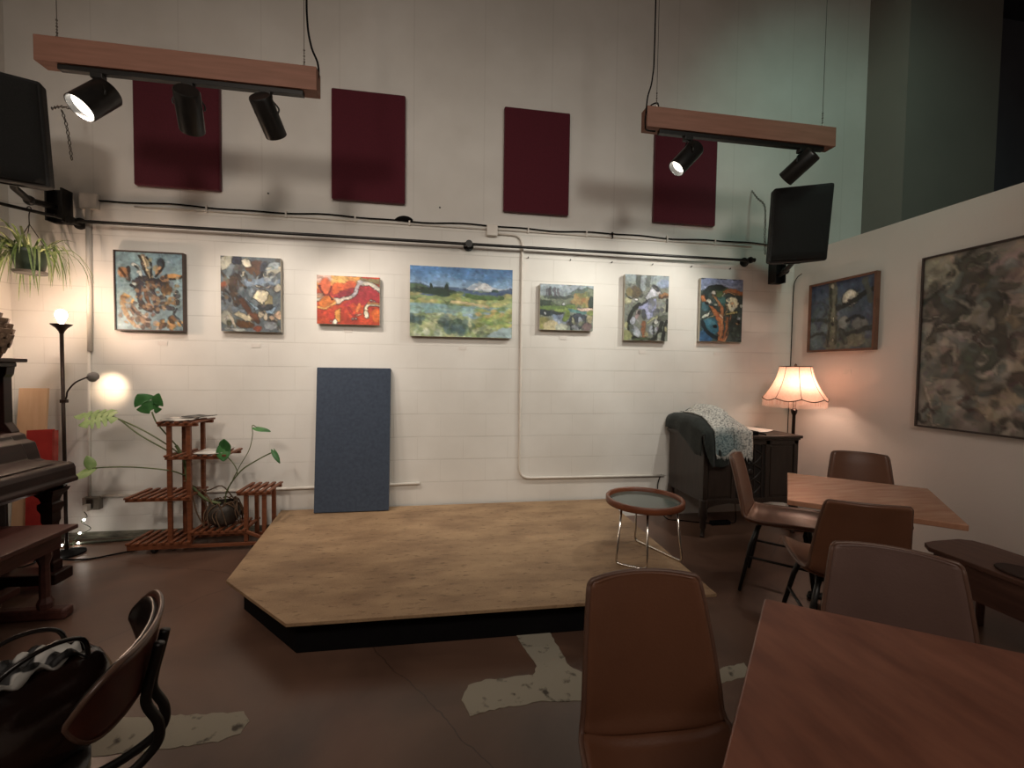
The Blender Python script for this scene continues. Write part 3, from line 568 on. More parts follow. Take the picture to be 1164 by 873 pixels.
def art7():
    c = Cv(76, 110, '3c4a46', 7, 0.014)
    c.g(0, .20, '7e8cb4', '75839e'); c.s_([(.1, .14), (.4, .08), (.7, .12), (.95, .1)], .03, '94a0c0')
    c.s_([(.10, .28), (.22, .16), (.42, .14), (.60, .18)], .07, '26302f'); c.s_([(.3, .2), (.5, .22), (.62, .16)], .05, '4a5c40'); c.e(.30, .22, .05, .05, 20, 'd8d4c4'); c.e(.45, .26, .10, .06, 0, '55683e')
    c.s_([(.56, .21), (.75, .17), (.98, .22)], .045, 'a8683e'); c.s_([(.62, .20), (.9, .24)], .015, 'd0a070'); c.s_([(.5, .28), (.56, .22)], .02, 'b8c0a0')
    c.e(.5, .36, .12, .10, 0, '3e6a66'); c.e(.24, .46, .13, .07, 0, '284244'); c.e(.10, .44, .08, .10, 0, '3c6470')
    c.p([(-.02, .30), (.08, .27), (.14, .34), (.06, .38)], 'b06a3e'); c.e(.19, .36, .07, .065, 0, 'c9c8b6'); c.e(.14, .385, .04, .03, 0, '1f1c1a'); c.e(.36, .42, .045, .04, 0, 'a9b0a4')
    for dx, dy in ((0, 0), (.09, -.06), (.10, .05), (-.05, .05), (.03, .10), (-.06, -.04), (.02, -.08), (.13, 0)): c.e(.72+dx, .385+dy, .07, .06, 0, 'd6d2b0', .2)
    c.e(.745, .385, .04, .035, 0, 'c9a070'); c.e(.66, .34, .03, .03, 0, '8fa08c'); c.e(.78, .48, .06, .035, 0, 'b9c0ae'); c.e(.97, .42, .04, .05, 0, 'a8b0a6')
    c.p([(0, .66), (.06, .58), (.25, .50), (.18, .60)], 'cfd4c4'); c.s_([(.12, .68), (.2, .62), (.36, .58)], .018, 'c0ac7c')
    c.e(.26, .76, .22, .20, 0, '2e5e72'); c.e(.10, .92, .22, .14, 0, '2d5680'); c.s_([(.05, .70), (.14, .82), (.30, .92), (.46, .95)], .035, '1b262c'); c.e(.35, .76, .045, .04, 0, '0e1214'); c.e(.28, .70, .12, .06, 20, '3d7384')
    c.p([(.18, .42), (.28, .44), (.46, .56), (.56, .60), (.56, .70), (.55, 1), (.43, 1), (.44, .76), (.36, .60)], 'b0673c'); c.s_([(.28, .26), (.40, .36), (.50, .46), (.52, .64)], (.018, .045), 'b87448'); c.s_([(.28, .26), (.42, .40)], .010, 'c8b080'); c.s_([(.58, .58), (.64, .46), (.58, .4)], .014, 'a89060')
    c.s_([(.46, .58), (.54, .62)], .02, 'd4b090'); c.s_([(.52, .66), (.50, .95)], .015, 'd08a5a')
    c.s_([(.64, .56), (.86, .53)], .025, 'c4b46c'); c.s_([(.66, .62), (.62, .80), (.58, 1)], .03, 'a4623c'); c.s_([(.73, .58), (.70, .8), (.60, 1)], .016, 'c08860')
    c.e(.85, .76, .18, .22, 0, '333c38'); c.e(.92, .62, .05, .04, 20, 'a0aab4'); c.e(.90, .70, .05, .03, 0, 'b08860'); c.e(.92, .68, .025, .03, 0, '15181a'); c.dabs(14, (.72, .7, 1, 1), ['3c4a40', '2b332f', '4a5850', '56606a'], (.02, .05), .7, .8)
    return c.done(G)
def art8():
    c = Cv(80, 76, '41546b', 8, 0.015)
    c.dabs(40, (0, 0, 1, 1), ['3f5370', '4b6076', '54697a', '3b4a62', '4d625f'], (.06, .15), .6, .6); c.g(0, .22, '35476c', '425877')
    c.dabs(16, (.0, .62, .3, 1), ['5b7a80', '4d6f7a', '668286'], (.05, .1), .7, .6); c.dabs(20, (.3, .7, 1, 1), ['5b6658', '6b7260', '4a5448'], (.04, .09), .6, .6)
    c.s_([(.36, 0), (.38, .4), (.36, 1)], (.06, .09), '6b6e58'); c.s_([(.33, .1), (.33, .5), (.30, .95)], .015, '3d4238'); c.s_([(.44, .2), (.44, .9)], .015, '494c3e'); c.e(.36, .05, .03, .05, 0, 'a8a68a'); c.e(.39, .56, .012, .04, 0, 'd0cca8'); c.e(.37, .63, .02, .02, 0, '2c2a24'); c.e(.39, .87, .02, .03, 0, 'b8b49a')
    c.e(.64, .27, .12, .12, 0, 'cfcdb4', .12); c.s_([(.46, .40), (.66, .34), (.82, .24), (1, .18)], (.035, .025), '2c3030'); c.s_([(.85, .06), (.9, .2), (.94, .34)], .04, '565a50')
    c.s_([(0, .52), (.15, .53), (.28, .58)], .022, '33403e'); c.s_([(0, .28), (.2, .27), (.3, .36)], .012, '3b4a55'); c.s_([(.22, .28), (.28, .42), (.22, .5)], .012, '3a4854'); c.s_([(0, .78), (.2, .74), (.3, .84)], .015, '3d4a44')
    c.e(.56, .62, .10, .09, 0, '7a8682'); c.e(.80, .66, .12, .09, 0, '7d8684'); c.s_([(.60, .60), (.72, .54), (.84, .58)], .018, '30363a'); c.s_([(.5, .72), (.65, .8), (.85, .74), (1, .72)], .03, '39403c'); c.e(.74, .88, .14, .08, 0, '727660'); c.s_([(.5, .74), (.6, .9)], .04, '424a44')
    return c.done(1.15, .62)
def art9():
    c = Cv(112, 126, '7d766c', 9, 0.03)
    c.dabs(70, (0, 0, 1, 1), ['8d857a', '6b665c', '938a7e', '5d5a50', '7d7a6e', '9a8c84'], (.06, .16), .6, .7)
    c.e(.12, .10, .14, .12, 0, '9a937f'); c.p([(.36, .06), (.62, .02), (.84, .06), (.84, .2), (.78, .34), (.56, .46), (.44, .30), (.36, .16)], '948377'); c.e(.60, .13, .2, .10, 0, '9c8580')
    c.e(.30, .19, .09, .12, 20, '47433a'); c.e(.26, .10, .06, .08, -40, '504b40'); c.s_([(0, .24), (.1, .28), (.2, .36)], .055, '423e36'); c.e(.13, .34, .10, .07, 20, '4a463e'); c.s_([(.38, .2), (.4, .4), (.42, .55)], .04, '4c473d'); c.e(.36, .06, .05, .04, 0, '9b9284')
    c.e(.92, .08, .10, .06, -10, '4a4a50'); c.s_([(.92, .22), (.88, .36), (.94, .55)], .09, '413f36'); c.e(.98, .46, .08, .12, 0, '3c3f34'); c.e(.73, .30, .05, .025, 0, '3c352e')
    c.e(.48, .38, .08, .07, 0, '6b6152'); c.e(.48, .40, .05, .04, 0, '857660'); c.s_([(.05, .50), (.2, .42), (.36, .46)], .025, '4b473c'); c.e(.22, .52, .10, .08, 0, '8b857c'); c.e(.31, .62, .10, .10, 0, '4d5146'); c.e(.1, .64, .1, .1, 0, '6c6e66')
    c.e(.56, .62, .12, .14, 0, '9d8e7a'); c.e(.56, .60, .05, .05, 0, '8a7660'); c.s_([(.68, .50), (.66, .62), (.64, .70)], .035, '40362e'); c.s_([(.70, .54), (.84, .50), (.95, .56)], .045, '4a443a'); c.e(.82, .58, .12, .06, -20, '837a68'); c.s_([(.74, .64), (.88, .66)], .04, '3f3a32')
    c.s_([(.22, .70), (.36, .78), (.5, .82)], .05, '5c5348'); c.s_([(.24, .76), (.28, .84), (.34, .92)], (.03, .025), '4b3530'); c.e(.16, .78, .12, .08, 0, '8c857a'); c.s_([(.50, .72), (.62, .76), (.78, .80)], .05, '5a4a40'); c.e(.66, .80, .12, .05, 10, '4f4238')
    c.e(.12, .90, .12, .08, 0, '727c74'); c.e(.44, .86, .12, .10, 0, '9a8a74'); c.e(.62, .90, .10, .06, 0, '6b7a7c'); c.e(.78, .86, .08, .07, 0, '5c6a6c'); c.s_([(.58, .97), (.7, .95), (.66, .90)], .022, '332e28'); c.e(.85, .94, .09, .10, 20, '94897e'); c.s_([(.9, .98), (1, .92), (1, .84)], .05, '3d3a32'); c.e(.9, .74, .12, .09, 0, '8b8278'); c.s_([(.8, .68), (.9, .8)], .03, '544a42')
    c.dabs(230, (0, 0, 1, 1), ['a39a8c', '4a463e', '8a8070', '6d7570', '7e6a62', '3c382f', 'b0a596', '5c6460'], (.015, .055), .7, .42)
    for _ in range(26):
        x, y = c.rng.uniform(0, 1, 2); a = c.rng.uniform(0, 2*PI); l = c.rng.uniform(.06, .14)
        c.s_([(x, y), (x+l*.5*math.cos(a), y+l*.5*math.sin(a)), (x+l*math.cos(a+.8), y+l*math.sin(a+.8))], .010, ['3a362e', 'a99f90', '4c3a34', '8f8676'][int(c.rng.integers(4))], .5, .75)
    return c.done(1.3)
def frame_mesh(x0, x1, z0, z1, yf, yb, t):
    mb = MB(); mb.box(x0-t, x0, yf, yb, z0-t, z1+t); mb.box(x1, x1+t, yf, yb, z0-t, z1+t); mb.box(x0, x1, yf, yb, z1, z1+t); mb.box(x0, x1, yf, yb, z0-t, z0); return mb
M_FRDK = mat('dark_thin_frame', C('#3a2c28'), C('#4a3a34'), 0.5, 20)
M_FRWD = mat('brown_wood_frame', C('#6a4636'), C('#7c5644'), 0.5, 12)
pt = thing('painting', 'framed painting of brown curling petals on pale blue, leftmost on the back wall', 'painting', (-2.30, 3.86, 1.67))
o = painted('canvas', art1(), (-2.54, 3.858, 2.283), (0.476, 0, 0), (0, 0, -0.608), (0, 0.03, 0), pt, (-2.30, 3.86, 1.67))
frame_mesh(-2.54, -2.064, 1.675, 2.283, 3.848, 3.892, 0.009).build('frame', M_FRDK, pt)
for nm, fn, x0, x1, z0, z1, lab in [
    ('painting', art2, -1.785, -1.332, 1.681, 2.288, 'unframed abstract canvas of grey, blue and brown rounded shapes with cream leaves'),
    ('painting', art3, -1.050, -0.542, 1.763, 2.168, 'small unframed red and orange abstract canvas'),
    ('painting', art4, -0.290, 0.606, 1.680, 2.288, 'wide landscape canvas with blue sky, white mountain and green marsh'),
    ('painting', art5, 0.861, 1.365, 1.766, 2.180, 'small dull green and grey pond landscape canvas'),
    ('painting', art6, 1.671, 2.110, 1.689, 2.304, 'upright abstract canvas with pale lavender form among dark loops'),
    ('painting', art7, 2.443, 2.890, 1.697, 2.305, 'upright abstract canvas with orange branching stem and cream flower')]:
    o = painted(nm, fn(), (x0, 3.852, z1), (x1-x0, 0, 0), (0, 0, z0-z1), (0, 0.036, 0), None, ((x0+x1)/2, 3.87, z0)); setp(o, lab, 'painting')
pt = thing('painting', 'small framed moonlit tree painting on the right wall', 'painting', (3.465, 3.335, 1.612))
painted('canvas', art8(), (3.462, 3.645, 2.222), (0, -0.617, 0), (0, 0, -0.602), (0.02, 0, 0), pt, (3.465, 3.335, 1.612))
mb = MB(); a0, a1, b0, b1, t = 3.028, 3.645, 1.620, 2.222, 0.018
for y0, y1, z0, z1 in ((a0-t, a0, b0-t, b1+t), (a1, a1+t, b0-t, b1+t), (a0, a1, b1, b1+t), (a0, a1, b0-t, b0)): mb.box(3.446, 3.486, y0, y1, z0, z1)
mb.build('frame', M_FRWD, pt)
pt = thing('painting', 'large framed grey-brown abstract painting on the right wall', 'painting', (3.465, 2.15, 1.03))
painted('canvas', art9(), (3.47, 2.675, 2.245), (0, -1.06, 0), (0, 0, -1.21), (0.015, 0, 0), pt, (3.465, 2.15, 1.03))
mb = MB(); a0, a1, b0, b1, t = 1.615, 2.675, 1.035, 2.245, 0.012
for y0, y1, z0, z1 in ((a0-t, a0, b0-t, b1+t), (a1, a1+t, b0-t, b1+t), (a0, a1, b1, b1+t), (a0, a1, b0-t, b0)): mb.box(3.458, 3.487, y0, y1, z0, z1)
mb.build('frame', M_FRDK, pt)
for x, z, lab in [(-2.24, 1.572, 'the framed petal painting'), (-1.543, 1.57, 'the grey-blue abstract canvas'), (-0.808, 1.715, 'the red and orange canvas'), (0.17, 1.585, 'the wide marsh landscape'), (1.096, 1.70, 'the small pond landscape'), (1.881, 1.585, 'the lavender abstract'), (2.666, 1.58, 'the orange stem abstract')]:
    solo(MB().box(x-.035, x+.035, 3.896, 3.8995, z-.016, z+.016).build('title_card', M_CARD), 'small white title card on the wall under ' + lab, 'card', 'title cards under the paintings')
solo(MB().box(3.486, 3.4895, 3.236, 3.31, 1.40, 1.44).build('title_card', M_CARD), 'small white title card on the right wall under the moonlit tree', 'card', 'title cards under the paintings')

# ------------------------------------------------------------------ pipe rail, cables, conduits on the back wall
rl = thing('pipe_rail', 'long black iron pipe rail running across the back wall above the paintings', 'pipe', (0.1, 3.86, 2.488))
MB().tube([(-2.80, 3.825, 2.488), (2.94, 3.825, 2.488)], 0.013, 12).build('pipe', M_BLACK, rl, autos=40)
for x in (-2.80, 0.212, 2.925):
    MB().lathe([(0.001, 0), (0.045, 0), (0.045, 0.010), (0.022, 0.014), (0.022, 0.075), (0.03, 0.078), (0.03, 0.10), (0.001, 0.10)], (x, 3.898, 2.488), (0, -1, 0), 20).build('flange', M_BLACK, rl, autos=40)
MB().tube([(2.925, 3.80, 2.488), (2.965, 3.80, 2.488)], 0.02, 12).build('end_cap', M_BLACK, rl, autos=40)
rl2 = thing('pipe_rail', 'short black pipe running from the left wall to the corner flange, carrying the hanging plant', 'pipe', (-2.95, 3.6, 2.488))
MB().tube([(-2.825, 3.76, 2.488), (-2.924, 3.624, 2.488), (-3.262, 3.13, 2.488)], 0.012, 12).build('pipe', M_BLACK, rl2, autos=40)
MB().lathe([(0.001, 0), (0.04, 0), (0.04, 0.01), (0.018, 0.014), (0.018, 0.03), (0.001, 0.03)], (-3.279, 3.13, 2.488), (1, 0, 0), 16).build('flange', M_BLACK, rl2, autos=40)
pts = [(x, 3.888, 2.676 + 0.006*math.sin(x*5.1) + 0.004*math.sin(x*11)) for x in np.linspace(-2.78, 3.19, 70)]
solo(MB().tube(pts, 0.006, 6).build('audio_cable', M_BLACKM, None, smooth=True), 'thin black cable strung along the back wall between the two loudspeakers', 'cable')
cl = MB()
cl.tube(smoothpath([(-0.42, 3.884, 2.678), (-0.385, 3.884, 2.690), (-0.345, 3.882, 2.694), (-0.30, 3.882, 2.690), (-0.27, 3.884, 2.680)], 6), [.004 + .016*math.sin(PI*k/24) for k in range(25)], 8)
solo(cl.build('cable_bundle', M_BLACKM, None, smooth=True), 'small bunched lump of black cable above the wide landscape', 'cable')
rc = thing('conduit', 'thin white horizontal conduit just under the black cable on the back wall', 'conduit', (0.3, 3.89, 2.645))
MB().tube([(-2.42, 3.891, 2.648), (0.37, 3.891, 2.648)], 0.007, 8).build('tube', M_WHITE, rc, smooth=True)
MB().tube([(0.47, 3.891, 2.648), (3.0, 3.891, 2.648)], 0.007, 8).build('tube', M_WHITE, rc, smooth=True)
for x in (-1.9, -1.3, -0.75, -0.3, 0.75, 1.3, 1.55, 2.1, 2.6):
    MB().box(x-.006, x+.006, 3.880, 3.899, 2.636, 2.692).build('clip', M_BLACKM if x in (1.55,) else M_WHITE, rc)
solo(MB().box(0.37, 0.468, 3.855, 3.899, 2.585, 2.685).build('junction_box', M_WHITE, None, bev=0.006), 'square white junction box on the back wall right of centre', 'junction box')
def arcpath(pts, r, n=6):
    P = [Vector(p) for p in pts]; out = [P[0]]
    for i in range(1, len(P)-1):
        a = (P[i-1]-P[i]).normalized(); b = (P[i+1]-P[i]).normalized(); A = P[i]+a*r; B = P[i]+b*r
        for k in range(n+1):
            t = k/n; out.append(A.lerp(P[i], t).lerp(P[i].lerp(B, t), t))
    out.append(P[-1]); return out
solo(MB().tube(arcpath([(0.46, 3.886, 2.612), (0.697, 3.886, 2.612), (0.699, 3.886, 0.40), (2.13, 3.886, 0.388)], 0.10), 0.0115, 10).build('conduit', M_WHITE, None, smooth=True), 'white conduit bending down from the junction box and along the wall to the cabinet', 'conduit')
cv = thing('conduit', 'white vertical conduit on the left of the back wall behind the floor lamp', 'conduit', (-2.74, 3.88, 0.34))
MB().tube([(-2.735, 3.880, 2.62), (-2.742, 3.880, 1.50)], 0.017, 10).build('tube', M_WHITE, cv, smooth=True)
MB().tube([(-2.752, 3.886, 1.50), (-2.772, 3.886, 0.345)], 0.010, 10).build('tube', M_WHITE, cv, smooth=True)
solo(MB().box(-2.785, -2.665, 3.86, 3.899, 2.60, 2.72).build('junction_box', M_WHITE, None, bev=0.006), 'square white junction box at the top of the left conduit', 'junction box')
ob = thing('outlet_box', 'metal electrical outlet box low on the left wall corner with a plugged-in adapter', 'outlet', (-2.745, 3.86, 0.24))
obx = MB().box(-2.80, -2.685, 3.85, 3.899, 0.245, 0.345).build('box', mat('outlet_metal', C('#6b645a'), C('#7d766a'), 0.45, 12), ob, bev=0.004)
MB().box(-2.765, -2.725, 3.842, 3.852, 0.262, 0.332).build('socket_plate', mat('socket_brown', C('#2e2822'), C('#3a332c'), 0.5, 20), obx)
solo(MB().box(-2.765, -2.73, 3.80, 3.842, 0.25, 0.30).build('plug', M_WHITE, None, bev=0.005), 'white plug adapter in the low outlet box behind the piano', 'plug')
solo(MB().tube([(-2.69, 3.888, 0.343), (-0.20, 3.888, 0.378)], 0.0115, 10).build('conduit', M_WHITE, None, smooth=True), 'white horizontal conduit low on the wall behind the plant stand and blue panel', 'conduit')
for x in (0.752, 1.149, 1.551, 1.957, 2.357, 2.77):
    solo(MB().tube([(x, 3.899, 2.414), (x, 3.885, 2.414), (x, 3.878, 2.42)], 0.0045, 6).build('screw_hook', M_BLACK, None), 'small dark picture screw in the row below the pipe rail', 'hook', 'picture screws below the pipe rail')
for x, z, lab in ((-1.44, 2.826, 'tiny dark nail in the wall between the two left maroon panels'), (-0.041, 2.811, 'tiny dark nail in the wall between the two middle maroon panels')):
    solo(MB().lathe([(0.001, 0), (0.007, 0), (0.007, .006), (0.001, .008)], (x, 3.9, z), (0, -1, 0), 8).build('nail', M_BLACK, None), lab, 'nail')
solo(MB().tube(smoothpath([(3.30, 3.60, 2.33), (3.46, 3.84, 2.33), (3.478, 3.885, 2.2), (3.476, 3.885, 1.5), (3.470, 3.885, 0.8), (3.46, 3.86, 0.25)], 6), 0.004, 6).build('audio_cable', M_BLACKM, None, smooth=True), 'thin dark cable hanging down the right corner behind the shaded lamp', 'cable')

# ------------------------------------------------------------------ lighting beams, spotlights, hanging wires
YB = 2.80
def lighting_beam(x0, x1, lab, grp):
    b = thing('lighting_beam', lab, 'light beam', ((x0+x1)/2, YB, 3.04))
    MB().box(x0, x1, YB-.02, YB+.07, 3.045, 3.182).build('wooden_beam', M_BEAM, b, bev=0.003)
    MB().box(x0+.10, x1-.08, YB-.005, YB+.03, 3.018, 3.045).build('track', M_BLACK, b, bev=0.002)
    for x in (x0+.085, x1-.08):
        MB().tube([(x, YB+.02, 3.18), (x-.006, YB+.02, 3.20), (x, YB+.02, 3.22), (x+.006, YB+.02, 3.20), (x, YB+.02, 3.18)], 0.003, 6).build('eye_bolt', M_CHROME, b)
lighting_beam(-2.205, -0.757, 'brown wooden lighting beam with three spotlights, hanging upper left', 'beams')
lighting_beam(1.335, 2.79, 'brown wooden lighting beam with two spotlights, hanging upper right', 'beams')
M_WIRE = mat('steel_wire', C('#6b655d'), C('#7d776e'), 0.4, 20, metal=0.7)
for x, lab in ((-2.12, 'thin steel hanging wire at the left end of the three spotlight beam'), (-0.837, 'thin steel hanging wire at the right end of the three spotlight beam'), (1.42, 'thin steel hanging wire at the left end of the two spotlight beam'), (2.71, 'thin steel hanging wire at the right end of the two spotlight beam')):
    mb = MB().tube([(x, YB+.02, 3.215), (x, YB+.02, 5.2)], 0.0022, 6)
    for k in range(5): mb.sphere((x, YB+.02, 3.225+k*.017), 0.006 - .0012*(k % 2), 6, 5)
    solo(mb.build('hanging_wire', M_WIRE, None), lab, 'wire')
solo(MB().tube(smoothpath([(-0.77, YB+.02, 3.10), (-0.758, YB+.03, 3.17), (-0.765, YB+.03, 3.24), (-0.80, YB+.03, 3.33), (-0.822, YB+.03, 3.48), (-0.826, YB+.03, 3.8), (-0.83, YB+.03, 5.2)], 8), 0.006, 8).build('power_cable', M_BLACKM, None, smooth=True), 'black power cable hanging to the right end of the three spotlight beam', 'cable')
solo(MB().tube(smoothpath([(1.44, YB+.03, 3.19), (1.43, YB+.03, 3.235), (1.37, YB+.02, 3.20), (1.325, YB-.02, 3.12), (1.32, YB-.025, 3.04), (1.345, YB+.0, 3.03), (1.41, YB+.01, 3.033)], 6) , 0.005, 8).tube(smoothpath([(1.325, YB-.02, 3.13), (1.345, YB, 3.25), (1.39, YB+.03, 3.40), (1.40, YB+.03, 3.7), (1.395, YB+.03, 5.2)], 8), 0.005, 8).build('power_cable', M_BLACKM, None, smooth=True), 'black power cable looping onto the left end of the two spotlight beam', 'cable')
M_CAN = mat('black_can', C('#121110'), C('#1d1b19'), 0.35, 25)
def spotlight(top, bot, r, lab, wide, power, target):
    """top/bot: back and mouth centre of the can"""
    top = Vector(top); bot = Vector(bot); ax = (bot-top).normalized(); L = (bot-top).length
    mx = top.x*.55 + bot.x*.45; piv = top.lerp(bot, .42)
    t = thing('track_spotlight', lab, 'spotlight', (piv.x, YB+.0125, 3.018), 0, 'black track spotlights')
    MB().box(piv.x-.03, piv.x+.03, YB-.008, YB+.033, 2.992, 3.018).build('track_adapter', M_BLACK, t, bev=0.003)
    sd = Vector((ax.y, -ax.x, 0)); sd = sd.normalized() if sd.length > 1e-3 else Vector((1, 0, 0))
    a = Vector((piv.x, YB+.0125, 2.995))
    MB().tube(smoothpath([piv+sd*(r+.006), piv+sd*(r+.008)+Vector((0, 0, .03)), a+sd*.02-Vector((0, 0, .012)), a-sd*.02-Vector((0, 0, .012)), piv-sd*(r+.008)+Vector((0, 0, .03)), piv-sd*(r+.006)], 5), 0.005, 6).build('yoke', M_BLACK, t, smooth=True)
    can = MB().lathe([(0.001, 0), (r*.92, 0), (r, .008), (r, L), (r*.93, L), (r*.9, L-.02), (r*.86, L-.035)], top, ax, 28).build('can', M_CAN, t, autos=40)
    MB().lathe([(0.001, L-.034), (r*.86, L-.034), (r*.84, L-.030), (0.001, L-.028)], top, ax, 20).build('lamp_face', M_CANLAMP, can)
    light('track_lamp', 'SPOT', bot + ax*0.01, power, NEUT if top.x > 0 else WARM, target, spot=wide, blend=0.8, radius=0.035)
spotlight((-1.888, 2.845, 2.950), (-1.958, 2.735, 2.787), 0.074, 'spotlight at the left end of the three spotlight beam, mouth showing bright', 110, 40, (-1.9, 3.8, 1.4))
spotlight((-1.435, 2.74, 2.945), (-1.500, 2.92, 2.815), 0.066, 'middle spotlight of the three spotlight beam, in front of a maroon panel', 80, 40, (-1.3, 3.9, 1.4))
spotlight((-1.060, 2.75, 2.960), (-1.030, 2.92, 2.825), 0.062, 'spotlight at the right end of the three spotlight beam, tilted down to the right', 80, 48, (-0.3, 3.9, 1.3))
spotlight((1.711, 2.80, 2.950), (1.570, 2.81, 2.796), 0.060, 'left spotlight of the two spotlight beam, mouth showing bright', 95, 47, (0.7, 3.9, 1.3))
spotlight((2.575, 2.74, 2.962), (2.500, 2.91, 2.842), 0.060, 'right spotlight of the two spotlight beam, above the right loudspeaker', 95, 62, (1.5, 3.9, 1.3))

# ------------------------------------------------------------------ loudspeakers
M_GRILLE = mat('speaker_grille', C('#121312'), C('#1c1d1c'), 0.95, 180, bump=0.4, bscale=400)
M_SPK = mat('speaker_cabinet', C('#101010'), C('#181817'), 0.8, 60, bump=0.2, bscale=200)
def loudspeaker(face_c, yaw_, tilt, w_, h, dep, lab):
    """face centre, yaw about z (0 faces -Y), tilt = leaning forward"""
    fc = Vector(face_c)
    t = thing('loudspeaker', lab, 'loudspeaker', (fc.x, fc.y, fc.z-h/2))
    R = rot3(0, 0, yaw_) @ rot3(tilt, 0, 0)
    pr = [(-w_/2, 0), (w_/2, 0), (w_/2*.97, dep*.35), (w_/2*.55, dep), (-w_/2*.55, dep), (-w_/2*.97, dep*.35)]
    MB().prism(pr, -h/2, h/2, lambda u, v, a: fc + R @ Vector((u, v, a))).build('cabinet', M_SPK, t, bev=0.018, bseg=3)
    MB().grid(lambda u, v: fc + R @ Vector(((u-.5)*(w_-.035), -.004-.012*(1-(2*u-1)**2), (v-.5)*(h-.04))), 9, 9).build('grille', M_GRILLE, t, smooth=True, solid=0.004)
    for s in (-1, 1):
        MB().obox(fc + R @ Vector((0, dep*.5, s*(h/2+.002))), (0.12, 0.05, 0.012), R).build('handle_plate', M_BLACK, t)
    return R
def bracket(plate, arm, lab):
    t = thing('speaker_bracket', lab, 'bracket', (plate[0], 3.85, plate[1]))
    x, z0, z1, wd = plate[0], plate[1], plate[2], plate[3]
    MB().box(x-wd/2, x+wd/2, 3.86, 3.899, z0, z1).box(x-wd/2, x-wd/2+.012, 3.80, 3.87, z0, z1).box(x+wd/2-.012, x+wd/2, 3.80, 3.87, z0, z1).build('wall_plate', M_BLACK, t)
    MB().tube(arm, [0.022]*len(arm), 10).build('arm', M_BLACK, t, autos=50)
    MB().sphere(arm[1], 0.034, 12, 8).build('knuckle', M_BLACK, t, smooth=True)
loudspeaker((2.80, 3.08, 2.588), math.radians(-27), math.radians(10), 0.415, 0.58, 0.34, 'black loudspeaker on the wall bracket at the right corner')
bracket((3.255, 2.285, 2.52, 0.115), [(3.255, 3.82, 2.36), (3.20, 3.68, 2.37), (3.08, 3.45, 2.40), (3.03, 3.38, 2.45)], 'black wall bracket under the right loudspeaker')
loudspeaker((-2.60, 3.02, 2.785), math.radians(24), math.radians(12), 0.42, 0.60, 0.34, 'black loudspeaker on the wall bracket at the left corner, cut by the frame')
bracket((-2.907, 2.475, 2.725, 0.115), [(-2.907, 3.81, 2.58), (-2.90, 3.60, 2.55), (-2.84, 3.42, 2.57), (-2.80, 3.36, 2.60)], 'black wall bracket under the left loudspeaker')
M_CHAIN = mat('dull_chain', C('#5d564e'), C('#797166'), 0.5, 30, metal=0.5)
def chain(pts, lab):
    P = smoothpath(pts, 8); mb = MB(); acc = 0; last = P[0]; k = 0
    for i in range(1, len(P)):
        if (P[i]-last).length >= 0.021:
            d = (P[i]-last).normalized(); c = (P[i]+last)/2; s = d.cross(Vector((0, 1, 0) if k % 2 else (1, 0, 0))).normalized(); k += 1
            mb.tube([c + d*.016*math.cos(a) + s*.008*math.sin(a) for a in np.linspace(0, 2*PI, 8)[:-1]], 0.0028, 5, closed=True); last = P[i]
    solo(mb.build('safety_chain', M_CHAIN, None, smooth=True), lab, 'chain')
chain([(2.98, 3.895, 3.19), (2.93, 3.75, 3.06), (2.89, 3.60, 2.93), (2.815, 3.49, 2.74), (2.80, 3.47, 2.6), (2.81, 3.47, 2.45)], 'safety chain hanging behind the right loudspeaker')
chain([(-2.60, 3.40, 3.10), (-2.68, 3.60, 3.22), (-2.745, 3.895, 3.34)], 'short length of safety chain above the left loudspeaker, nearer the wall')
chain([(-2.57, 3.44, 3.12), (-2.53, 3.42, 3.02), (-2.52, 3.43, 2.90), (-2.515, 3.44, 2.78)], 'safety chain hanging down the side of the left loudspeaker')

# ------------------------------------------------------------------ plants
def ribbon(mb, pts, wds, up=(0, 0, 1), fold=0.25, mi=0):
    P = [Vector(p) for p in pts]; rows = []
    for i, p in enumerate(P):
        t = (P[min(i+1, len(P)-1)]-P[max(i-1, 0)]).normalized(); s = t.cross(Vector(up))
        if s.length < .05: s = t.cross(Vector((1, .2, 0)))
        s.normalize(); n = s.cross(t); w_ = wds[i]
        rows.append([mb.bm.verts.new(p - s*w_ + n*w_*fold), mb.bm.verts.new(p), mb.bm.verts.new(p + s*w_ + n*w_*fold)])
    for a, b in zip(rows, rows[1:]):
        for k in (0, 1): mb.bm.faces.new((a[k], a[k+1], b[k+1], b[k])).material_index = mi
hp = thing('hanging_plant', 'spider plant in a dark green pot hanging from the short pipe, upper left', 'plant', (-2.925, 3.625, 2.02))
pc = Vector((-2.925, 3.625, 2.05))
M_POTG = mat('dark_green_pot', C('#1e2a22'), C('#2a3a2e'), 0.4, 12)
MB().lathe([(0.001, 0), (0.070, 0), (0.098, 0.135), (0.103, 0.135), (0.103, 0.155), (0.094, 0.155), (0.088, 0.12), (0.001, 0.12)], pc, (0, 0, 1), 24).build('pot', M_POTG, hp, autos=40)
MB().lathe([(0.001, -.012), (0.086, -.012), (0.094, 0.006), (0.088, 0.008), (0.001, 0.0)], pc, (0, 0, 1), 24).build('saucer', mat('grey_saucer', C('#3a3833'), C('#48453f'), 0.5, 12), hp, autos=40)
mb = MB(); top = pc + Vector((0, 0, 0.34))
for a in (0.4, 2.5, 4.6): mb.tube([pc + Vector((.098*math.cos(a), .098*math.sin(a), .15)), top], 0.0028, 5)
mb.tube(smoothpath([top, top+Vector((0, 0, .07)), top+Vector((.004, .012, .112)), top+Vector((0, 0, .125)), top+Vector((-.004, -.014, .105))], 5), 0.0035, 6)
mb.build('hanger', mat('hanger_brown', C('#3d332a'), C('#51453a'), 0.6, 20), hp)
rnd = random.Random(11); mb = MB()
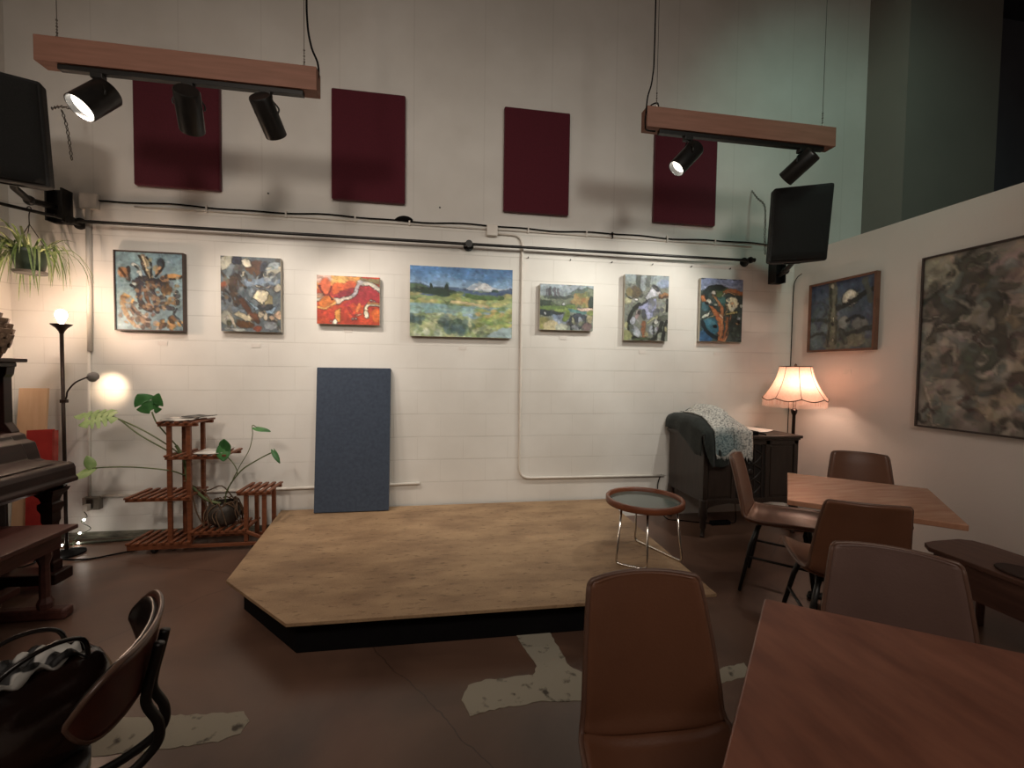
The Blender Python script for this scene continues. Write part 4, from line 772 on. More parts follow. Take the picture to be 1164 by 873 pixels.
for k in range(95):
    a = rnd.uniform(0, 2*PI); L = rnd.uniform(.16, .36); up = rnd.uniform(.02, .15); dr = rnd.uniform(.16, .42)
    if k > 86: L = rnd.uniform(.15, .26); up = rnd.uniform(.12, .2); dr = .02
    if k < 30: a = rnd.uniform(2.2, 4.4); dr = rnd.uniform(.25, .45)
    b0 = pc + Vector((.05*math.cos(a), .05*math.sin(a), .125)); d = Vector((math.cos(a), math.sin(a), 0)); tw = rnd.uniform(-.05, .05)
    pts = []; ws = []; n = 8
    for i in range(n):
        t = i/(n-1); z = up*math.sin(min(1, t*1.7)*PI*.5) - dr*max(0, t-.35)**1.5*1.6
        q = b0 + d*L*(1-(1-t)**1.6)*(.8) + Vector((-d.y, d.x, 0))*tw*t*t + Vector((0, 0, z))
        q.y = min(q.y, 3.86); q.x = max(q.x, -3.26); pts.append(q)
        ws.append(.0075*(1-abs(t-.3)**1.5*1.3)*(1 if t < .99 else .1))
    ribbon(mb, pts, [max(.0008, x) for x in ws], fold=.35, mi=0 if rnd.random() < .65 else 1)
mb.build('foliage', [M_SPID, mat('spider_leaf_pale', C('#8a9a60'), C('#b9c08c'), 0.5, 20)], hp, smooth=True)

# ------------------------------------------------------------------ floor lamp with bare bulb and reading arm
M_BRONZE = mat('dark_bronze', C('#2a1f1a'), C('#3b2c24'), 0.4, 20, metal=0.6)
fl = thing('floor_lamp', 'tall dark floor lamp with a bare bulb and a side reading arm, behind the piano', 'lamp', (-2.722, 3.60, 0))
lx, ly = -2.722, 3.60
MB().lathe([(0.001, 0), (0.105, 0), (0.105, .012), (0.05, .03), (0.018, .04), (0.001, .04)], (lx, ly, 0), (0, 0, 1), 28).build('base', M_BLACKM, fl, autos=40)
MB().tube([(lx, ly, .03), (lx, ly, 1.64)], 0.011, 10).build('pole', M_BRONZE, fl, smooth=True)
MB().lathe([(0.012, 1.615), (0.016, 1.63), (0.032, 1.655), (0.058, 1.678), (0.060, 1.684), (0.056, 1.684), (0.026, 1.66), (0.001, 1.655)], (lx, ly, 0), (0, 0, 1), 24).build('cup_shade', M_BRONZE, fl, autos=50)
bu = MB().lathe([(0.012, 1.66), (0.013, 1.69), (0.020, 1.71), (0.031, 1.735), (0.033, 1.752), (0.028, 1.772), (0.014, 1.786), (0.001, 1.789)], (lx, ly, 0), (0, 0, 1), 18).build('bulb', M_BULB, fl, smooth=True)
rarm = MB().tube(smoothpath([(lx+.012, ly, 1.13), (lx+.022, ly, 1.16), (lx+.03, ly, 1.20), (lx+.07, ly+.01, 1.26), (lx+.12, ly+.03, 1.295), (lx+.145, ly+.04, 1.305)], 5), 0.0055, 8).build('reading_arm', M_BRONZE, fl, smooth=True)
MB().box(lx-.014, lx+.026, ly-.014, ly+.014, 1.115, 1.14).build('arm_joint', M_BRONZE, rarm, bev=.003)
hd = Vector((lx+.145, ly+.04, 1.315)); hax = Vector((-0.10, 0.92, -0.36)).normalized()
MB().lathe([(0.006, -.012), (0.018, 0), (0.032, .018), (0.038, .04), (0.036, .04), (0.028, .018), (0.001, .008)], hd, hax, 16, fn=lambda v, a, r, z: v + Vector((0, 0, .004*math.sin(a*6) if r > .03 else 0))).build('reading_shade', mat('tinted_petal_shade', C('#77706c'), C('#8c8580'), 0.4, 14), rarm, smooth=True)
light('bulb_light', 'POINT', (lx, ly-.04, 1.76), 15.0, (1.0, 0.68, 0.51), radius=0.035)
light('reading_light', 'SPOT', hd + hax*0.03, 8, (1.0, 0.72, 0.48), hd + hax, spot=66, blend=1.0, radius=0.02)

# ------------------------------------------------------------------ piano and things on it
pn = thing('upright_piano', 'dark upright piano seen from its right end, at the left edge', 'piano', (-2.66, 2.5, 0))
Y0, Y1 = 1.70, 3.16
MB().box(-3.00, -2.685, Y0+.02, Y1-.02, 0.06, 1.385).build('case', M_PIANO, pn, bev=.006)
MB().box(-3.03, -2.60, Y0-.02, Y1+.03, 1.405, 1.43).box(-3.02, -2.645, Y0, Y1+.012, 1.375, 1.405).build('lid', M_PIANO, pn, bev=.006)
MB().prism([(-2.70, 1.375), (-2.645, 1.375), (-2.652, 1.33), (-2.665, 1.31), (-2.665, 1.03), (-2.645, 1.00), (-2.63, .975), (-2.63, .94), (-2.70, .94)], Y1-.055, Y1, lambda u, v, a: (u, a, v)).build('pilaster', M_PIANO, pn, bev=.003)
MB().box(-2.69, -2.672, Y0+.1, Y1-.10, 1.03, 1.33).build('upper_panel', mat('piano_panel', C('#23130f'), C('#361d17'), .3, 6, stretch=(6, .8, 6)), pn, bev=.004)
# fallboard and key bed, one profile along the length
prof = [(-2.69, .98), (-2.63, .968), (-2.60, .955), (-2.59, .925), (-2.545, .905), (-2.530, .85), (-2.518, .80), (-2.49, .788), (-2.355, .776), (-2.335, .765), (-2.325, .74), (-2.325, .69), (-2.312, .675), (-2.312, .655), (-2.345, .645), (-2.40, .615), (-2.66, .60), (-2.69, .60)]
kb = MB().prism(prof, Y0, Y1, lambda u, v, a: (u, a, v)).build('key_bed', M_PIANO, pn, bev=.006)
MB().prism([(-2.60, .958), (-2.588, .932), (-2.545, .912), (-2.528, .86), (-2.514, .812), (-2.48, .80), (-2.40, .792), (-2.37, .782), (-2.60, .77)], Y0+.05, Y1-.09, lambda u, v, a: (u, a, v)).build('fallboard', M_PIANO, kb, bev=.006, autos=30)
for y in (Y1-.075, Y0+.075):
    c = (-2.415, y)
    q = [(.036, .10), (.036, .16), (.028, .17), (.028, .40), (.034, .42), (.034, .47), (.045, .50), (.045, .53), (.032, .54), (.04, .57), (.062, .60), (.07, .62)]
    MB().lathe([(0.001, .10)] + q + [(0.001, .62)], (c[0], c[1], 0), (0, 0, 1), 4, fn=lambda v, a, r, z: Matrix.Rotation(PI/4, 3, 'Z') @ Vector((v.x*1.3, v.y*1.3, v.z))).build('leg', M_PIANO, pn)
    MB().box(-2.70, -2.345, y-.07, y+.065, 0.035, .105).build('toe_block', M_PIANO, pn, bev=.01)
MB().box(-2.70, -2.675, Y0+.05, Y1-.05, .12, .60).build('lower_panel', M_PIANO, pn, bev=.004)
MB().box(-2.99, -2.68, Y0+.02, Y1-.01, 0.0, .12).build('plinth', M_PIANO, pn, bev=.004)
# carved ornament on the piano lid
M_CARVE = mat('weathered_carving', C('#4a382c'), C('#8a6f58'), 0.8, 22, bump=.3)
oc = Vector((-2.715, 3.02, 1.43))
def oprof(z): return interp([(0, .075), (.03, .085), (.10, .125), (.17, .135), (.22, .115), (.27, .07), (.29, .045), (.33, .04), (.36, .012)], z)[0]
orn = thing('carved_ornament', 'brown scaly carved ornament standing on top of the piano', 'ornament', oc)
MB().lathe([(0.001, 0)] + [(oprof(z)*.93, z) for z in np.linspace(0, .36, 22)] + [(0.001, .362)], oc, (0, 0, 1), 20).build('body', M_CARVE, orn, smooth=True)
mb = MB(); rnd = random.Random(5)
for row in range(8):
    z = .03+row*.032; n = 11
    for k in range(n):
        a = 2*PI*(k+.5*(row % 2))/n; r = oprof(z)
        c = oc + Vector((r*math.cos(a), r*math.sin(a), z)); R = rot3(0, 0, a) @ rot3(0, .25, 0)
        for dz, sx in ((0, 1),):
            poly = [(-.026, .02), (.026, .02), (.03, -.004), (.015, -.026), (0, -.034), (-.015, -.026), (-.03, -.004)]
            mb.prism(poly, -.006, .010, lambda u, v, q: c + R @ Vector((q, u, v)))
mb.build('scales', M_CARVE, orn, bev=.003)
MB().tube([oc+Vector((.02, 0, .30)), oc+Vector((.05, 0, .34)), oc+Vector((.06, 0, .375))], [.014, .01, .004], 6).build('crest', M_CARVE, orn)

# boards between the piano and the back wall
b1 = MB(); R = rot3(-.09); b1.obox((-3.105, 3.80, 0.607), (.19, .018, 1.205), R)
solo(b1.build('wooden_board', mat('pale_board', C('#d9b088'), C('#e2bd98'), .6, 5, stretch=(6, 6, .6)), None, bev=.002), 'tan wooden board leaning on the back wall behind the piano', 'board')
rb = thing('red_panel', 'bright red panel with a pale edge leaning behind the piano, below the tan board', 'panel', (-2.95, 3.66, 0))
R = rot3(-.10, -.045)
MB().obox((-2.965, 3.705, .453), (.165, .03, .90), R).build('face', mat('red_cloth', C('#a3231e'), C('#b52d26'), .8, 12), rb, bev=.003)
MB().obox((-2.876, 3.712, .449), (.014, .036, .898), R).build('edge', mat('red_edge', C('#8f2a22'), C('#b8554a'), .7, 12), rb)

# piano bench
bn = thing('piano_bench', 'low dark wooden piano bench in front of the piano, lower left', 'bench', (-2.25, 2.2, 0))
MB().box(-2.50, -2.03, 1.90, 2.765, .475, .50).build('seat', M_BENCHW, bn, bev=.004)
MB().box(-2.455, -2.08, 1.95, 2.72, .385, .475).build('apron', M_BENCHW, bn, bev=.003)
for y in (2.70, 1.97):
    for x in (-2.15, -2.40):
        MB().lathe([(0.001, .05), (.032, .05), (.036, .09), (.024, .12), (.022, .30), (.034, .34), (.034, .40), (.001, .40)], (x, y, 0), (0, 0, 1), 8).build('leg', M_BENCHW, bn)
    MB().box(-2.50, -2.035, y-.035, y+.035, 0.0, .06).build('foot', M_BENCHW, bn, bev=.015)
MB().box(-2.30, -2.24, 2.0, 2.67, .16, .20).build('stretcher', M_BENCHW, bn, bev=.004)

# ------------------------------------------------------------------ slatted plant stand
ps = thing('plant_stand', 'reddish tiered slatted wooden plant stand on casters by the back wall', 'plant stand', (-1.8, 3.64, 0))
YF, YK = 3.54, 3.73
def post(x, y, z0, z1): MB().box(x-.014, x+.014, y-.012, y+.012, z0, z1).build('post', M_STANDW, ps, bev=.002)
def shelf(x0, x1, z, nm='shelf', n=None, y0=3.50, y1=3.78):
    mb = MB(); mb.box(x0, x1, YF-.024, YF-.002, z-.022, z); mb.box(x0, x1, YK+.002, YK+.024, z-.022, z)
    n = n or max(3, int((x1-x0)/.055))
    for k in range(n):
        x = lerp(x0+.014, x1-.014, k/(n-1)); mb.box(x-.013, x+.013, y0, y1, z, z+.014)
    mb.build(nm, M_STANDW, ps, bev=.0015)
for x in (-2.0, -1.868): post(x, YF, .06, .97); post(x, YK, .06, .97)
for x in (-1.478, -1.350): post(x, YF, .06, .43); post(x, YK, .06, .43)
shelf(-2.065, -1.80, .97, n=5); shelf(-2.02, -1.60, .722, n=7); shelf(-2.285, -1.855, .415, n=8); shelf(-2.28, -1.85, .078, n=8)
shelf(-1.855, -1.47, .150, n=7); shelf(-1.535, -1.295, .44, n=5)
MB().bar((-2.28, YF-.012, .045), (-1.33, YF-.012, .045), .02, .024).bar((-2.28, YK+.012, .045), (-1.33, YK+.012, .045), .02, .024).build('base_rail', M_STANDW, ps, bev=.002)
MB().bar((-1.49, YF-.012, .145), (-1.33, YF-.012, .07), .018, .022).build('brace', M_STANDW, ps, bev=.002)
for x in (-2.11, -1.42):
    for y in (YF, YK):
        MB().lathe([(0.001, -.014), (.020, -.014), (.024, -.008), (.024, .008), (.020, .014), (.001, .014)], (x, y, .024), (1, 0, .15), 16).box(x-.008, x+.008, y-.012, y+.012, .02, .046).build('caster', M_BLACK, ps, autos=40)
def paper(name, c, sx, sy, rz, lab, m, z, n=2, curl=0.006):
    mb = MB(); R = rot3(0, 0, rz); c = Vector(c)
    mb.grid(lambda u, v: Vector((c.x, c.y, z)) + R @ Vector(((u-.5)*sx, (v-.5)*sy, .003+curl*abs(2*u-1)**2)), 7, 5)
    return solo(mb.build(name, m, None, smooth=True, solid=.004), lab, 'papers')
M_MAG = mat('printed_paper', C('#6d6a66'), C('#c8c2b8'), .6, 9, lo=.45, hi=.55)
M_MAGD = mat('dark_printed_paper', C('#2b2a2a'), C('#6b6862'), .5, 12, lo=.45, hi=.6)
paper('magazine', (-1.955, 3.63, 0), .20, .24, .15, 'grey printed magazine on the top shelf of the plant stand', M_MAG, .987)
paper('magazine', (-1.87, 3.69, 0), .16, .16, -.3, 'dark leaflet on the magazine on the top shelf of the plant stand', M_MAGD, .999)
paper('booklet', (-1.73, 3.62, 0), .19, .23, .05, 'pale booklet on the second shelf of the plant stand', mat('pale_print', C('#a9a49c'), C('#d8d3ca'), .6, 8, lo=.4, hi=.6), .739)

# ------------------------------------------------------------------ monstera plant
mo = thing('monstera_plant', 'straggly monstera with long stems in a dark round pot inside the plant stand', 'plant', (-1.68, 3.635, .166))
pc = Vector((-1.68, 3.635, .166))
MB().lathe([(0.001, 0), (.06, 0), (.095, .03), (.112, .08), (.108, .14), (.085, .175), (.078, .175), (.095, .13), (.001, .12)], pc, (0, 0, 1), 26).build('pot', mat('dark_mottled_pot', C('#211c18'), C('#4b4239'), .45, 14), mo, autos=50)
MB().lathe([(0.001, .12), (.09, .125), (.06, .15), (.001, .155)], pc, (0, 0, 1), 16).build('soil', mat('soil', C('#1d1510'), C('#352619'), .9, 40), mo, smooth=True)
mb = MB(); rnd = random.Random(4)
for k in range(26):
    a = rnd.uniform(0, 2*PI); q = pc + Vector((.085*math.cos(a), .085*math.sin(a), .16)); b = a + rnd.uniform(-1.2, 1.2)
    r1 = rnd.uniform(.112, .125)
    mb.tube(smoothpath([q + Vector((0, 0, -.02)), q+Vector((.012*math.cos(a), .012*math.sin(a), .03)), pc+Vector((r1*math.cos(b), r1*math.sin(b), .12)), pc+Vector(((r1+.01)*math.cos(b+.2), (r1+.01)*math.sin(b+.2), rnd.uniform(.0, .07)))], 4), .004, 5)
for (x0, y0, z0), (x1, y1, z1) in (((-1.93, 3.62, .50), (-1.74, 3.60, .33)), ((-1.92, 3.64, .44), (-1.77, 3.63, .25)), ((-1.94, 3.6, .52), (-1.80, 3.57, .20)), ((-1.90, 3.66, .46), (-1.62, 3.66, .36))):
    mb.tube(smoothpath([(x0, y0, z0), (lerp(x0, x1, .35), y0-.01, z0-.03), (lerp(x0, x1, .7), y1, z1+.10), (x1, y1, z1), (x1+.02, y1, z1-.04)], 5), .005, 6)
mb.build('aerial_roots', M_ROOT, mo, smooth=True)
trunk = [(-1.70, 3.63, .33), (-1.78, 3.62, .36), (-1.87, 3.635, .43), (-1.935, 3.64, .52), (-1.945, 3.64, .60), (-1.96, 3.63, .70), (-2.0, 3.62, .79)]
MB().tube(smoothpath(trunk, 6), .011, 8).build('trunk', M_STEM, mo, smooth=True)
def stem(pts, r=.005): MB().tube(smoothpath(pts, 6), r, 6).build('stem', M_STEM, mo, smooth=True)
stem([(-1.965, 3.63, .71), (-2.06, 3.58, .82), (-2.2, 3.56, .925), (-2.38, 3.58, 1.01), (-2.44, 3.6, 1.03)])
stem([(-1.95, 3.63, .68), (-2.06, 3.55, .79), (-2.2, 3.53, .895), (-2.33, 3.56, .99), (-2.40, 3.58, 1.02)])
stem([(-1.99, 3.62, .78), (-2.04, 3.59, .87), (-2.10, 3.57, .97), (-2.13, 3.57, 1.05)])
stem([(-1.945, 3.62, .56), (-2.0, 3.53, .62), (-2.2, 3.50, .655), (-2.4, 3.52, .655), (-2.50, 3.54, .645)])
stem([(-1.66, 3.62, .33), (-1.645, 3.60, .42), (-1.60, 3.58, .50), (-1.55, 3.58, .57), (-1.50, 3.58, .62), (-1.37, 3.56, .70), (-1.28, 3.55, .745)])
stem([(-1.64, 3.60, .42), (-1.60, 3.57, .50), (-1.54, 3.54, .58), (-1.56, 3.53, .66), (-1.62, 3.52, .74)], .0035)
stem([(-1.62, 3.61, .48), (-1.55, 3.6, .62), (-1.48, 3.6, .75), (-1.455, 3.6, .86), (-1.455, 3.6, .94), (-1.43, 3.6, .93)], .0032)
def monstera_leaf(base, tip, nrm, wd, m, slits=(), curl=.12, holes=False, name='leaf'):
    base = Vector(base); tip = Vector(tip); d = tip-base; L = d.length; d.normalize()
    n = Vector(nrm); n = (n - d*n.dot(d)).normalized(); s = d.cross(n); mb = MB()
    N = 40
    def rad(sg, t):   # half outline, heart shape, t 0 base lobe .. 1 tip
        return wd*(math.sin(PI*min(1, t*.93+.07))**.7)*(1-.35*t)
    for sg in (-1, 1):
        mid = []; edg = []
        for i in range(N+1):
            t = i/N; y = L*t; yb = y - L*.20*(1-t)**2*1.0
            wdt = rad(sg, t) if t < .995 else .0
            for (a, b, dep) in slits:
                if a < t < b: wdt *= (1-dep*math.sin(PI*(t-a)/(b-a))**.5)
            mid.append(base + d*y + n*(-curl*L*(t-.4)**2)); edg.append(base + d*yb + s*sg*wdt + n*(-curl*L*(t-.4)**2 - .22*wdt*abs(wdt/wd)))
        mv = [mb.bm.verts.new(p) for p in mid]
        q = [mb.bm.verts.new(mid[i].lerp(edg[i], .5)+n*.006) for i in range(N+1)]; ev = [mb.bm.verts.new(p) for p in edg]
        for i in range(N):
            for A, B in ((mv, q), (q, ev)):
                mb.bm.faces.new((A[i], A[i+1], B[i+1], B[i]))
    o = mb.build(name, m, mo, smooth=True)
    return o
SL = ((.18, .26, .7), (.34, .42, .75), (.50, .58, .75), (.66, .73, .65))
monstera_leaf((-2.38, 3.55, 1.02), (-2.56, 3.50, .965), (.1, -.7, .7), .085, M_LEAFP, SL)
monstera_leaf((-2.43, 3.60, 1.04), (-2.64, 3.57, 1.02), (.05, -.6, .8), .075, M_LEAFP, SL)
monstera_leaf((-2.135, 3.57, 1.075), (-2.20, 3.53, 1.185), (.25, -.9, .25), .085, M_LEAF, ((.42, .50, .6),), curl=.05)
monstera_leaf((-2.12, 3.575, 1.07), (-2.07, 3.55, 1.19), (-.1, -.9, .3), .065, M_LEAF, ((.30, .42, .7),), curl=.05)
monstera_leaf((-2.50, 3.54, .645), (-2.62, 3.52, .58), (.1, -.6, .8), .055, M_LEAFP, ())
monstera_leaf((-2.51, 3.54, .65), (-2.53, 3.53, .74), (.3, -.9, .2), .04, M_LEAFP, ())
monstera_leaf((-1.62, 3.52, .765), (-1.61, 3.50, .855), (-.15, -.98, .1), .055, M_LEAF, (), curl=.05)
monstera_leaf((-1.63, 3.52, .79), (-1.615, 3.50, .685), (.1, -.98, .2), .058, M_LEAF, (), curl=.05)
monstera_leaf((-1.43, 3.60, .925), (-1.315, 3.58, .90), (0, -.25, 1), .045, M_LEAF, (), curl=.2)
monstera_leaf((-1.285, 3.55, .75), (-1.235, 3.54, .655), (.75, -.5, .45), .03, M_LEAF, (), curl=.15)

# ------------------------------------------------------------------ fairy lights and loose cords by the piano
fy = thing('fairy_lights', 'short string of lit fairy lights trailing from the outlet box to the floor', 'fairy lights', (-2.72, 3.6, 0))
path = smoothpath([(-2.75, 3.80, .25), (-2.73, 3.80, .21), (-2.77, 3.80, .17), (-2.70, 3.79, .12), (-2.78, 3.79, .07), (-2.80, 3.76, .03), (-2.76, 3.70, .008), (-2.74, 3.60, .008), (-2.66, 3.52, .008)], 7)
MB().tube(path, .0028, 6).build('wire', mat('green_wire', C('#23301f'), C('#33422c'), .5, 20), fy, smooth=True)
for p in ((-2.745, 3.79, .19), (-2.775, 3.79, .085), (-2.765, 3.76, .02), (-2.80, 3.66, .045), (-2.70, 3.50, .022)):
    MB().sphere(p, .008, 10, 8).build('bulb', M_FAIRY, fy, smooth=True)
    light('fairy_point', 'POINT', (p[0], p[1]-.016, p[2]+.01), .035, (1, .9, .75), radius=.012)
solo(MB().tube(smoothpath([(-2.70, 3.50, .007), (-2.5, 3.47, .007), (-2.35, 3.55, .007), (-2.26, 3.60, .007)], 6), .006, 6).build('cord', M_BLACKM, None, smooth=True), 'dark cord on the floor from the fairy lights to the plant stand', 'cord')
solo(MB().tube(smoothpath([(-2.86, 3.76, .012), (-2.6, 3.80, .012), (-2.3, 3.82, .012), (-1.9, 3.83, .012)], 6), .010, 8).build('cord', mat('grey_green_cord', C('#31352a'), C('#4b4f40'), .6, 14), None, smooth=True), 'thick dull green cord lying along the foot of the wall', 'cord')
solo(MB().tube(smoothpath([(-2.93, 3.62, .008), (-2.84, 3.50, .008), (-2.80, 3.42, .012), (-2.86, 3.36, .008), (-2.95, 3.40, .008)], 6), .006, 6).build('cord', M_BLACKM, None, smooth=True), 'small coil of black cord on the floor beside the piano foot', 'cord')

# ------------------------------------------------------------------ round side table on the stage
sd = thing('side_table', 'round side table with wood rim and bent chrome legs standing on the stage', 'side table', (1.325, 2.66, .183))
c0 = Vector((1.325, 2.66, 0)); M_RIM = mat('side_table_rim', C('#673722'), C('#7c462d'), .35, 8, stretch=(1, 1, 6))
MB().lathe([(.228, .533), (.228, .566), (.232, .570), (.248, .570), (.252, .566), (.252, .533), (.248, .529), (.232, .529), (.228, .533)], c0, (0, 0, 1), 56).build('rim', M_RIM, sd, autos=50)
MB().lathe([(.001, .536), (.2285, .536), (.2285, .544), (.001, .544)], c0, (0, 0, 1), 56).build('tabletop', mat('grey_glass_top', C('#4c5450'), C('#566059'), .12, 3, spec=.6), sd, autos=40)
def uleg(a, b):
    A = Vector(a); B = Vector(b); top = lambda P: (c0.x+(P.x-c0.x)*.84, c0.y+(P.y-c0.y)*.84, .532)
    MB().tube(arcpath([top(A), (A.x, A.y, .190), (B.x, B.y, .190), top(B)], .03), .0068, 10).build('leg', M_CHROME, sd, smooth=True)
uleg((1.085, 2.545, 0), (1.24, 2.435, 0)); uleg((1.515, 2.51, 0), (1.37, 2.885, 0))

# ------------------------------------------------------------------ antique console cabinet
cb = thing('console_cabinet', 'antique dark wooden console cabinet on tall curved legs in the right corner', 'cabinet', (2.62, 3.58, 0))
X0, X1, YA, YZ = 2.165, 3.06, 3.30, 3.86
MB().box(X0-.025, X1+.02, YA-.025, YZ+.01, .838, .862).box(X0-.012, X1+.01, YA-.012, YZ+.005, .822, .838).build('top', M_CAB, cb, bev=.004)
MB().box(X0, X1, YA+.012, YZ, .30, .822).build('case', M_CAB, cb, bev=.003)
fr = MB()
for x in (X0+.02, X0+.285, X0+.60, X1-.02): fr.box(x-.02, x+.02, YA, YA+.014, .30, .822)
fr.box(X0, X1, YA, YA+.014, .785, .822); fr.box(X0, X1, YA-.004, YA+.014, .30, .325); fr.build('front_frame', M_CAB, cb, bev=.002)
for xa, xb in ((X0+.04, X0+.265), (X0+.62, X1-.04)):
    MB().box(xa+.012, xb-.012, YA+.004, YA+.014, .342, .768).build('door', M_CAB, cb, bev=.004)
fw_ = MB(); xa, xb, za, zb = X0+.305, X0+.58, .33, .78; cx_ = (xa+xb)/2
for k in range(4):
    x = lerp(xa+.03, xb-.03, k/3); fw_.box(x-.006, x+.006, YA+.002, YA+.014, za, zb)
for z in (.42, .55, .68):
    for s in (-1, 1):
        fw_.tube(smoothpath([(cx_+s*.01, YA+.006, z-.07), (cx_+s*.07, YA+.006, z-.03), (cx_+s*.10, YA+.006, z+.02), (cx_+s*.04, YA+.006, z+.06), (cx_+s*.01, YA+.006, z+.08)], 5), .007, 6)
    fw_.lathe([(.001, 0), (.03, 0), (.022, .012), (.001, .016)], (cx_, YA+.012, z), (0, -1, 0), 14)
fw_.build('fretwork', mat('dark_fretwork', C('#1f1814'), C('#2b221c'), .5, 12), cb)
MB().box(xa, xb, YA+.010, YA+.014, za, zb).build('speaker_cloth', mat('speaker_cloth', C('#1a1512'), C('#241c17'), .9, 80), cb)
# curved apron along the front, and the four legs
ap = [(X0+.02, .30), (X1-.02, .30), (X1-.02, .20), (X1-.06, .255), (X1-.13, .275), (cx_+.2, .285), (cx_, .268), (cx_-.2, .285), (X0+.13, .275), (X0+.06, .255), (X0+.02, .20)]
MB().prism(ap, YA+.002, YA+.02, lambda u, v, a: (u, a, v)).build('apron', M_CAB, cb)
for x, y, sx, sy in ((X0+.022, YA+.022, -1, -1), (X1-.022, YA+.022, 1, -1), (X0+.022, YZ-.022, -1, 1), (X1-.022, YZ-.022, 1, 1)):
    MB().tube(smoothpath([(x, y, .32), (x+sx*.006, y+sy*.006, .24), (x+sx*.002, y+sy*.002, .15), (x-sx*.004, y-sy*.004, .06), (x+sx*.008, y+sy*.008, 0.0)], 4), [.034]*4+[.036]*4+[.026]*4+[.017]*4+[.020], 8).build('leg', M_CAB, cb, smooth=True)
# dark cloth and woven throw heaped on the left of the cabinet
def dome(x, y):
    h = interp([(2.10, .06), (2.126, .09), (2.14, .128), (2.165, .146), (2.28, .147), (2.33, .19), (2.37, .215), (2.42, .21), (2.46, .16), (2.52, .115), (2.58, .075), (2.62, .03), (2.7, 0)], x)[0]
    e = interp([(3.20, .15), (3.28, .30), (3.34, .62), (3.42, .9), (3.55, 1.0), (3.70, 1.0), (3.80, .95), (3.87, .8)], y)[0]
    return h*e
def drape(x, s, x_edge, off, tilt=0):
    """s runs from the back (0) over the top (to .60) and down the front"""
    if s < .60:
        y = 3.865 - s; z = .868 + off + dome(x, y)
    else:
        y = 3.265 - off*.6 - .014*math.sin((x*38)+2.2*math.sin(x*17))*min(1, (s-.6)*6) - .012*min(1, (s-.6)*8)
        z = .868 + off + dome(x, 3.265) - (s-.60)
    return Vector((x, y, z))
dk = MB()
def dark_fn(u, v):
    x = lerp(2.045, 2.36, u); smax = lerp(.60, .90, min(1, max(0, (x-2.10)/.10)))
    s = v*smax
    if x < 2.128:
        k = (2.128-x); y = 3.865 - s*.97
        drop = max(0, k-.03)*3.2*max(0, min(1, (s-.22)/.3))
        p = Vector((2.124 - .004*math.sin(y*30), y, .872 + dome(2.128, y)*(1-min(1, k/.03)) - drop))
        return p
    return drape(x, s, 0, .004)
dk.grid(dark_fn, 26, 40)
solo(dk.build('dark_cloth', mat('dark_green_cloth', C('#1c211f'), C('#292f2b'), .95, 30, sheen=.1, bump=.3, bscale=120), None, smooth=True, solid=.006), 'dark cloth over the left end of the console cabinet, under the woven throw', 'cloth')
def throw_material():
    m, nt, b = nodes('tweed_throw'); N = nt.nodes; L = nt.links; tc = N.new('ShaderNodeTexCoord')
    n1 = N.new('ShaderNodeTexNoise'); n1.inputs['Scale'].default_value = 70; n1.inputs['Detail'].default_value = 2; L.new(tc.outputs['Object'], n1.inputs[0])
    r1 = N.new('ShaderNodeValToRGB'); r1.color_ramp.elements[0].position = .38; r1.color_ramp.elements[1].position = .56
    r1.color_ramp.elements[0].color = C('#8a8a86'); r1.color_ramp.elements[1].color = C('#cfccc4'); L.new(n1.outputs[0], r1.inputs[0])
    r2 = N.new('ShaderNodeValToRGB'); r2.color_ramp.elements[0].position = .38; r2.color_ramp.elements[1].position = .58
    r2.color_ramp.elements[0].color = C('#54686c'); r2.color_ramp.elements[1].color = C('#8c9c9c'); L.new(n1.outputs[0], r2.inputs[0])
    n2 = N.new('ShaderNodeVectorMath'); n2.operation = 'DISTANCE'; n2.inputs[1].default_value = (-.09, -.29, .10); L.new(tc.outputs['Object'], n2.inputs[0])
    mr = N.new('ShaderNodeMapRange'); mr.inputs[1].default_value = .10; mr.inputs[2].default_value = .20; L.new(n2.outputs['Value'], mr.inputs[0])
    mx = N.new('ShaderNodeMix'); mx.data_type = 'RGBA'; L.new(mr.outputs[0], mx.inputs[0]); L.new(r2.outputs[0], mx.inputs[6]); L.new(r1.outputs[0], mx.inputs[7])
    L.new(mx.outputs[2], b.inputs['Base Color']); b.inputs['Roughness'].default_value = .95
    bp = N.new('ShaderNodeBump'); bp.inputs['Strength'].default_value = .5; bp.inputs['Distance'].default_value = .01; L.new(n1.outputs[0], bp.inputs['Height']); L.new(bp.outputs[0], b.inputs['Normal'])
    return m
M_THROW = throw_material()
th = thing('woven_throw', 'fringed white and teal tweed throw draped over the console cabinet', 'blanket', (2.40, 3.5, .68))
def throw_fn(u, v):
    x = lerp(2.215, 2.575, u) ; s = lerp(.12, .805 + .02*math.sin(u*9), v)
    p = drape(x, s, 0, .018); p.x += .03*(v-.5)*(1 if u < .5 else -.4); return p
tv = MB(); V = tv.grid(throw_fn, 30, 44).V; ends = [v[-1].co.copy() for v in V]
tcl = tv.build('cloth', M_THROW, th, smooth=True, solid=.008)
fg = MB(); rnd = random.Random(2)
for k in range(len(ends)-1):
    for j in range(2):
        p = ends[k].lerp(ends[k+1], j/2) + Vector((0, -.003, .004)); q = p + Vector((rnd.uniform(-.008, .008), rnd.uniform(-.006, .002), -rnd.uniform(.022, .042)))
        fg.tube([p, p.lerp(q, .5)+Vector((rnd.uniform(-.004, .004), -.002, 0)), q], [.003, .0025, .0012], 5)
fg.build('fringe', mat('fringe_yarn', C('#a9a8a2'), C('#cfcdc6'), .95, 40), tcl)
paper('paper_sheet', (2.83, 3.60, 0), .22, .28, .3, 'white paper sheets on top of the console cabinet near the lamp', M_CARD, .865, curl=.012)
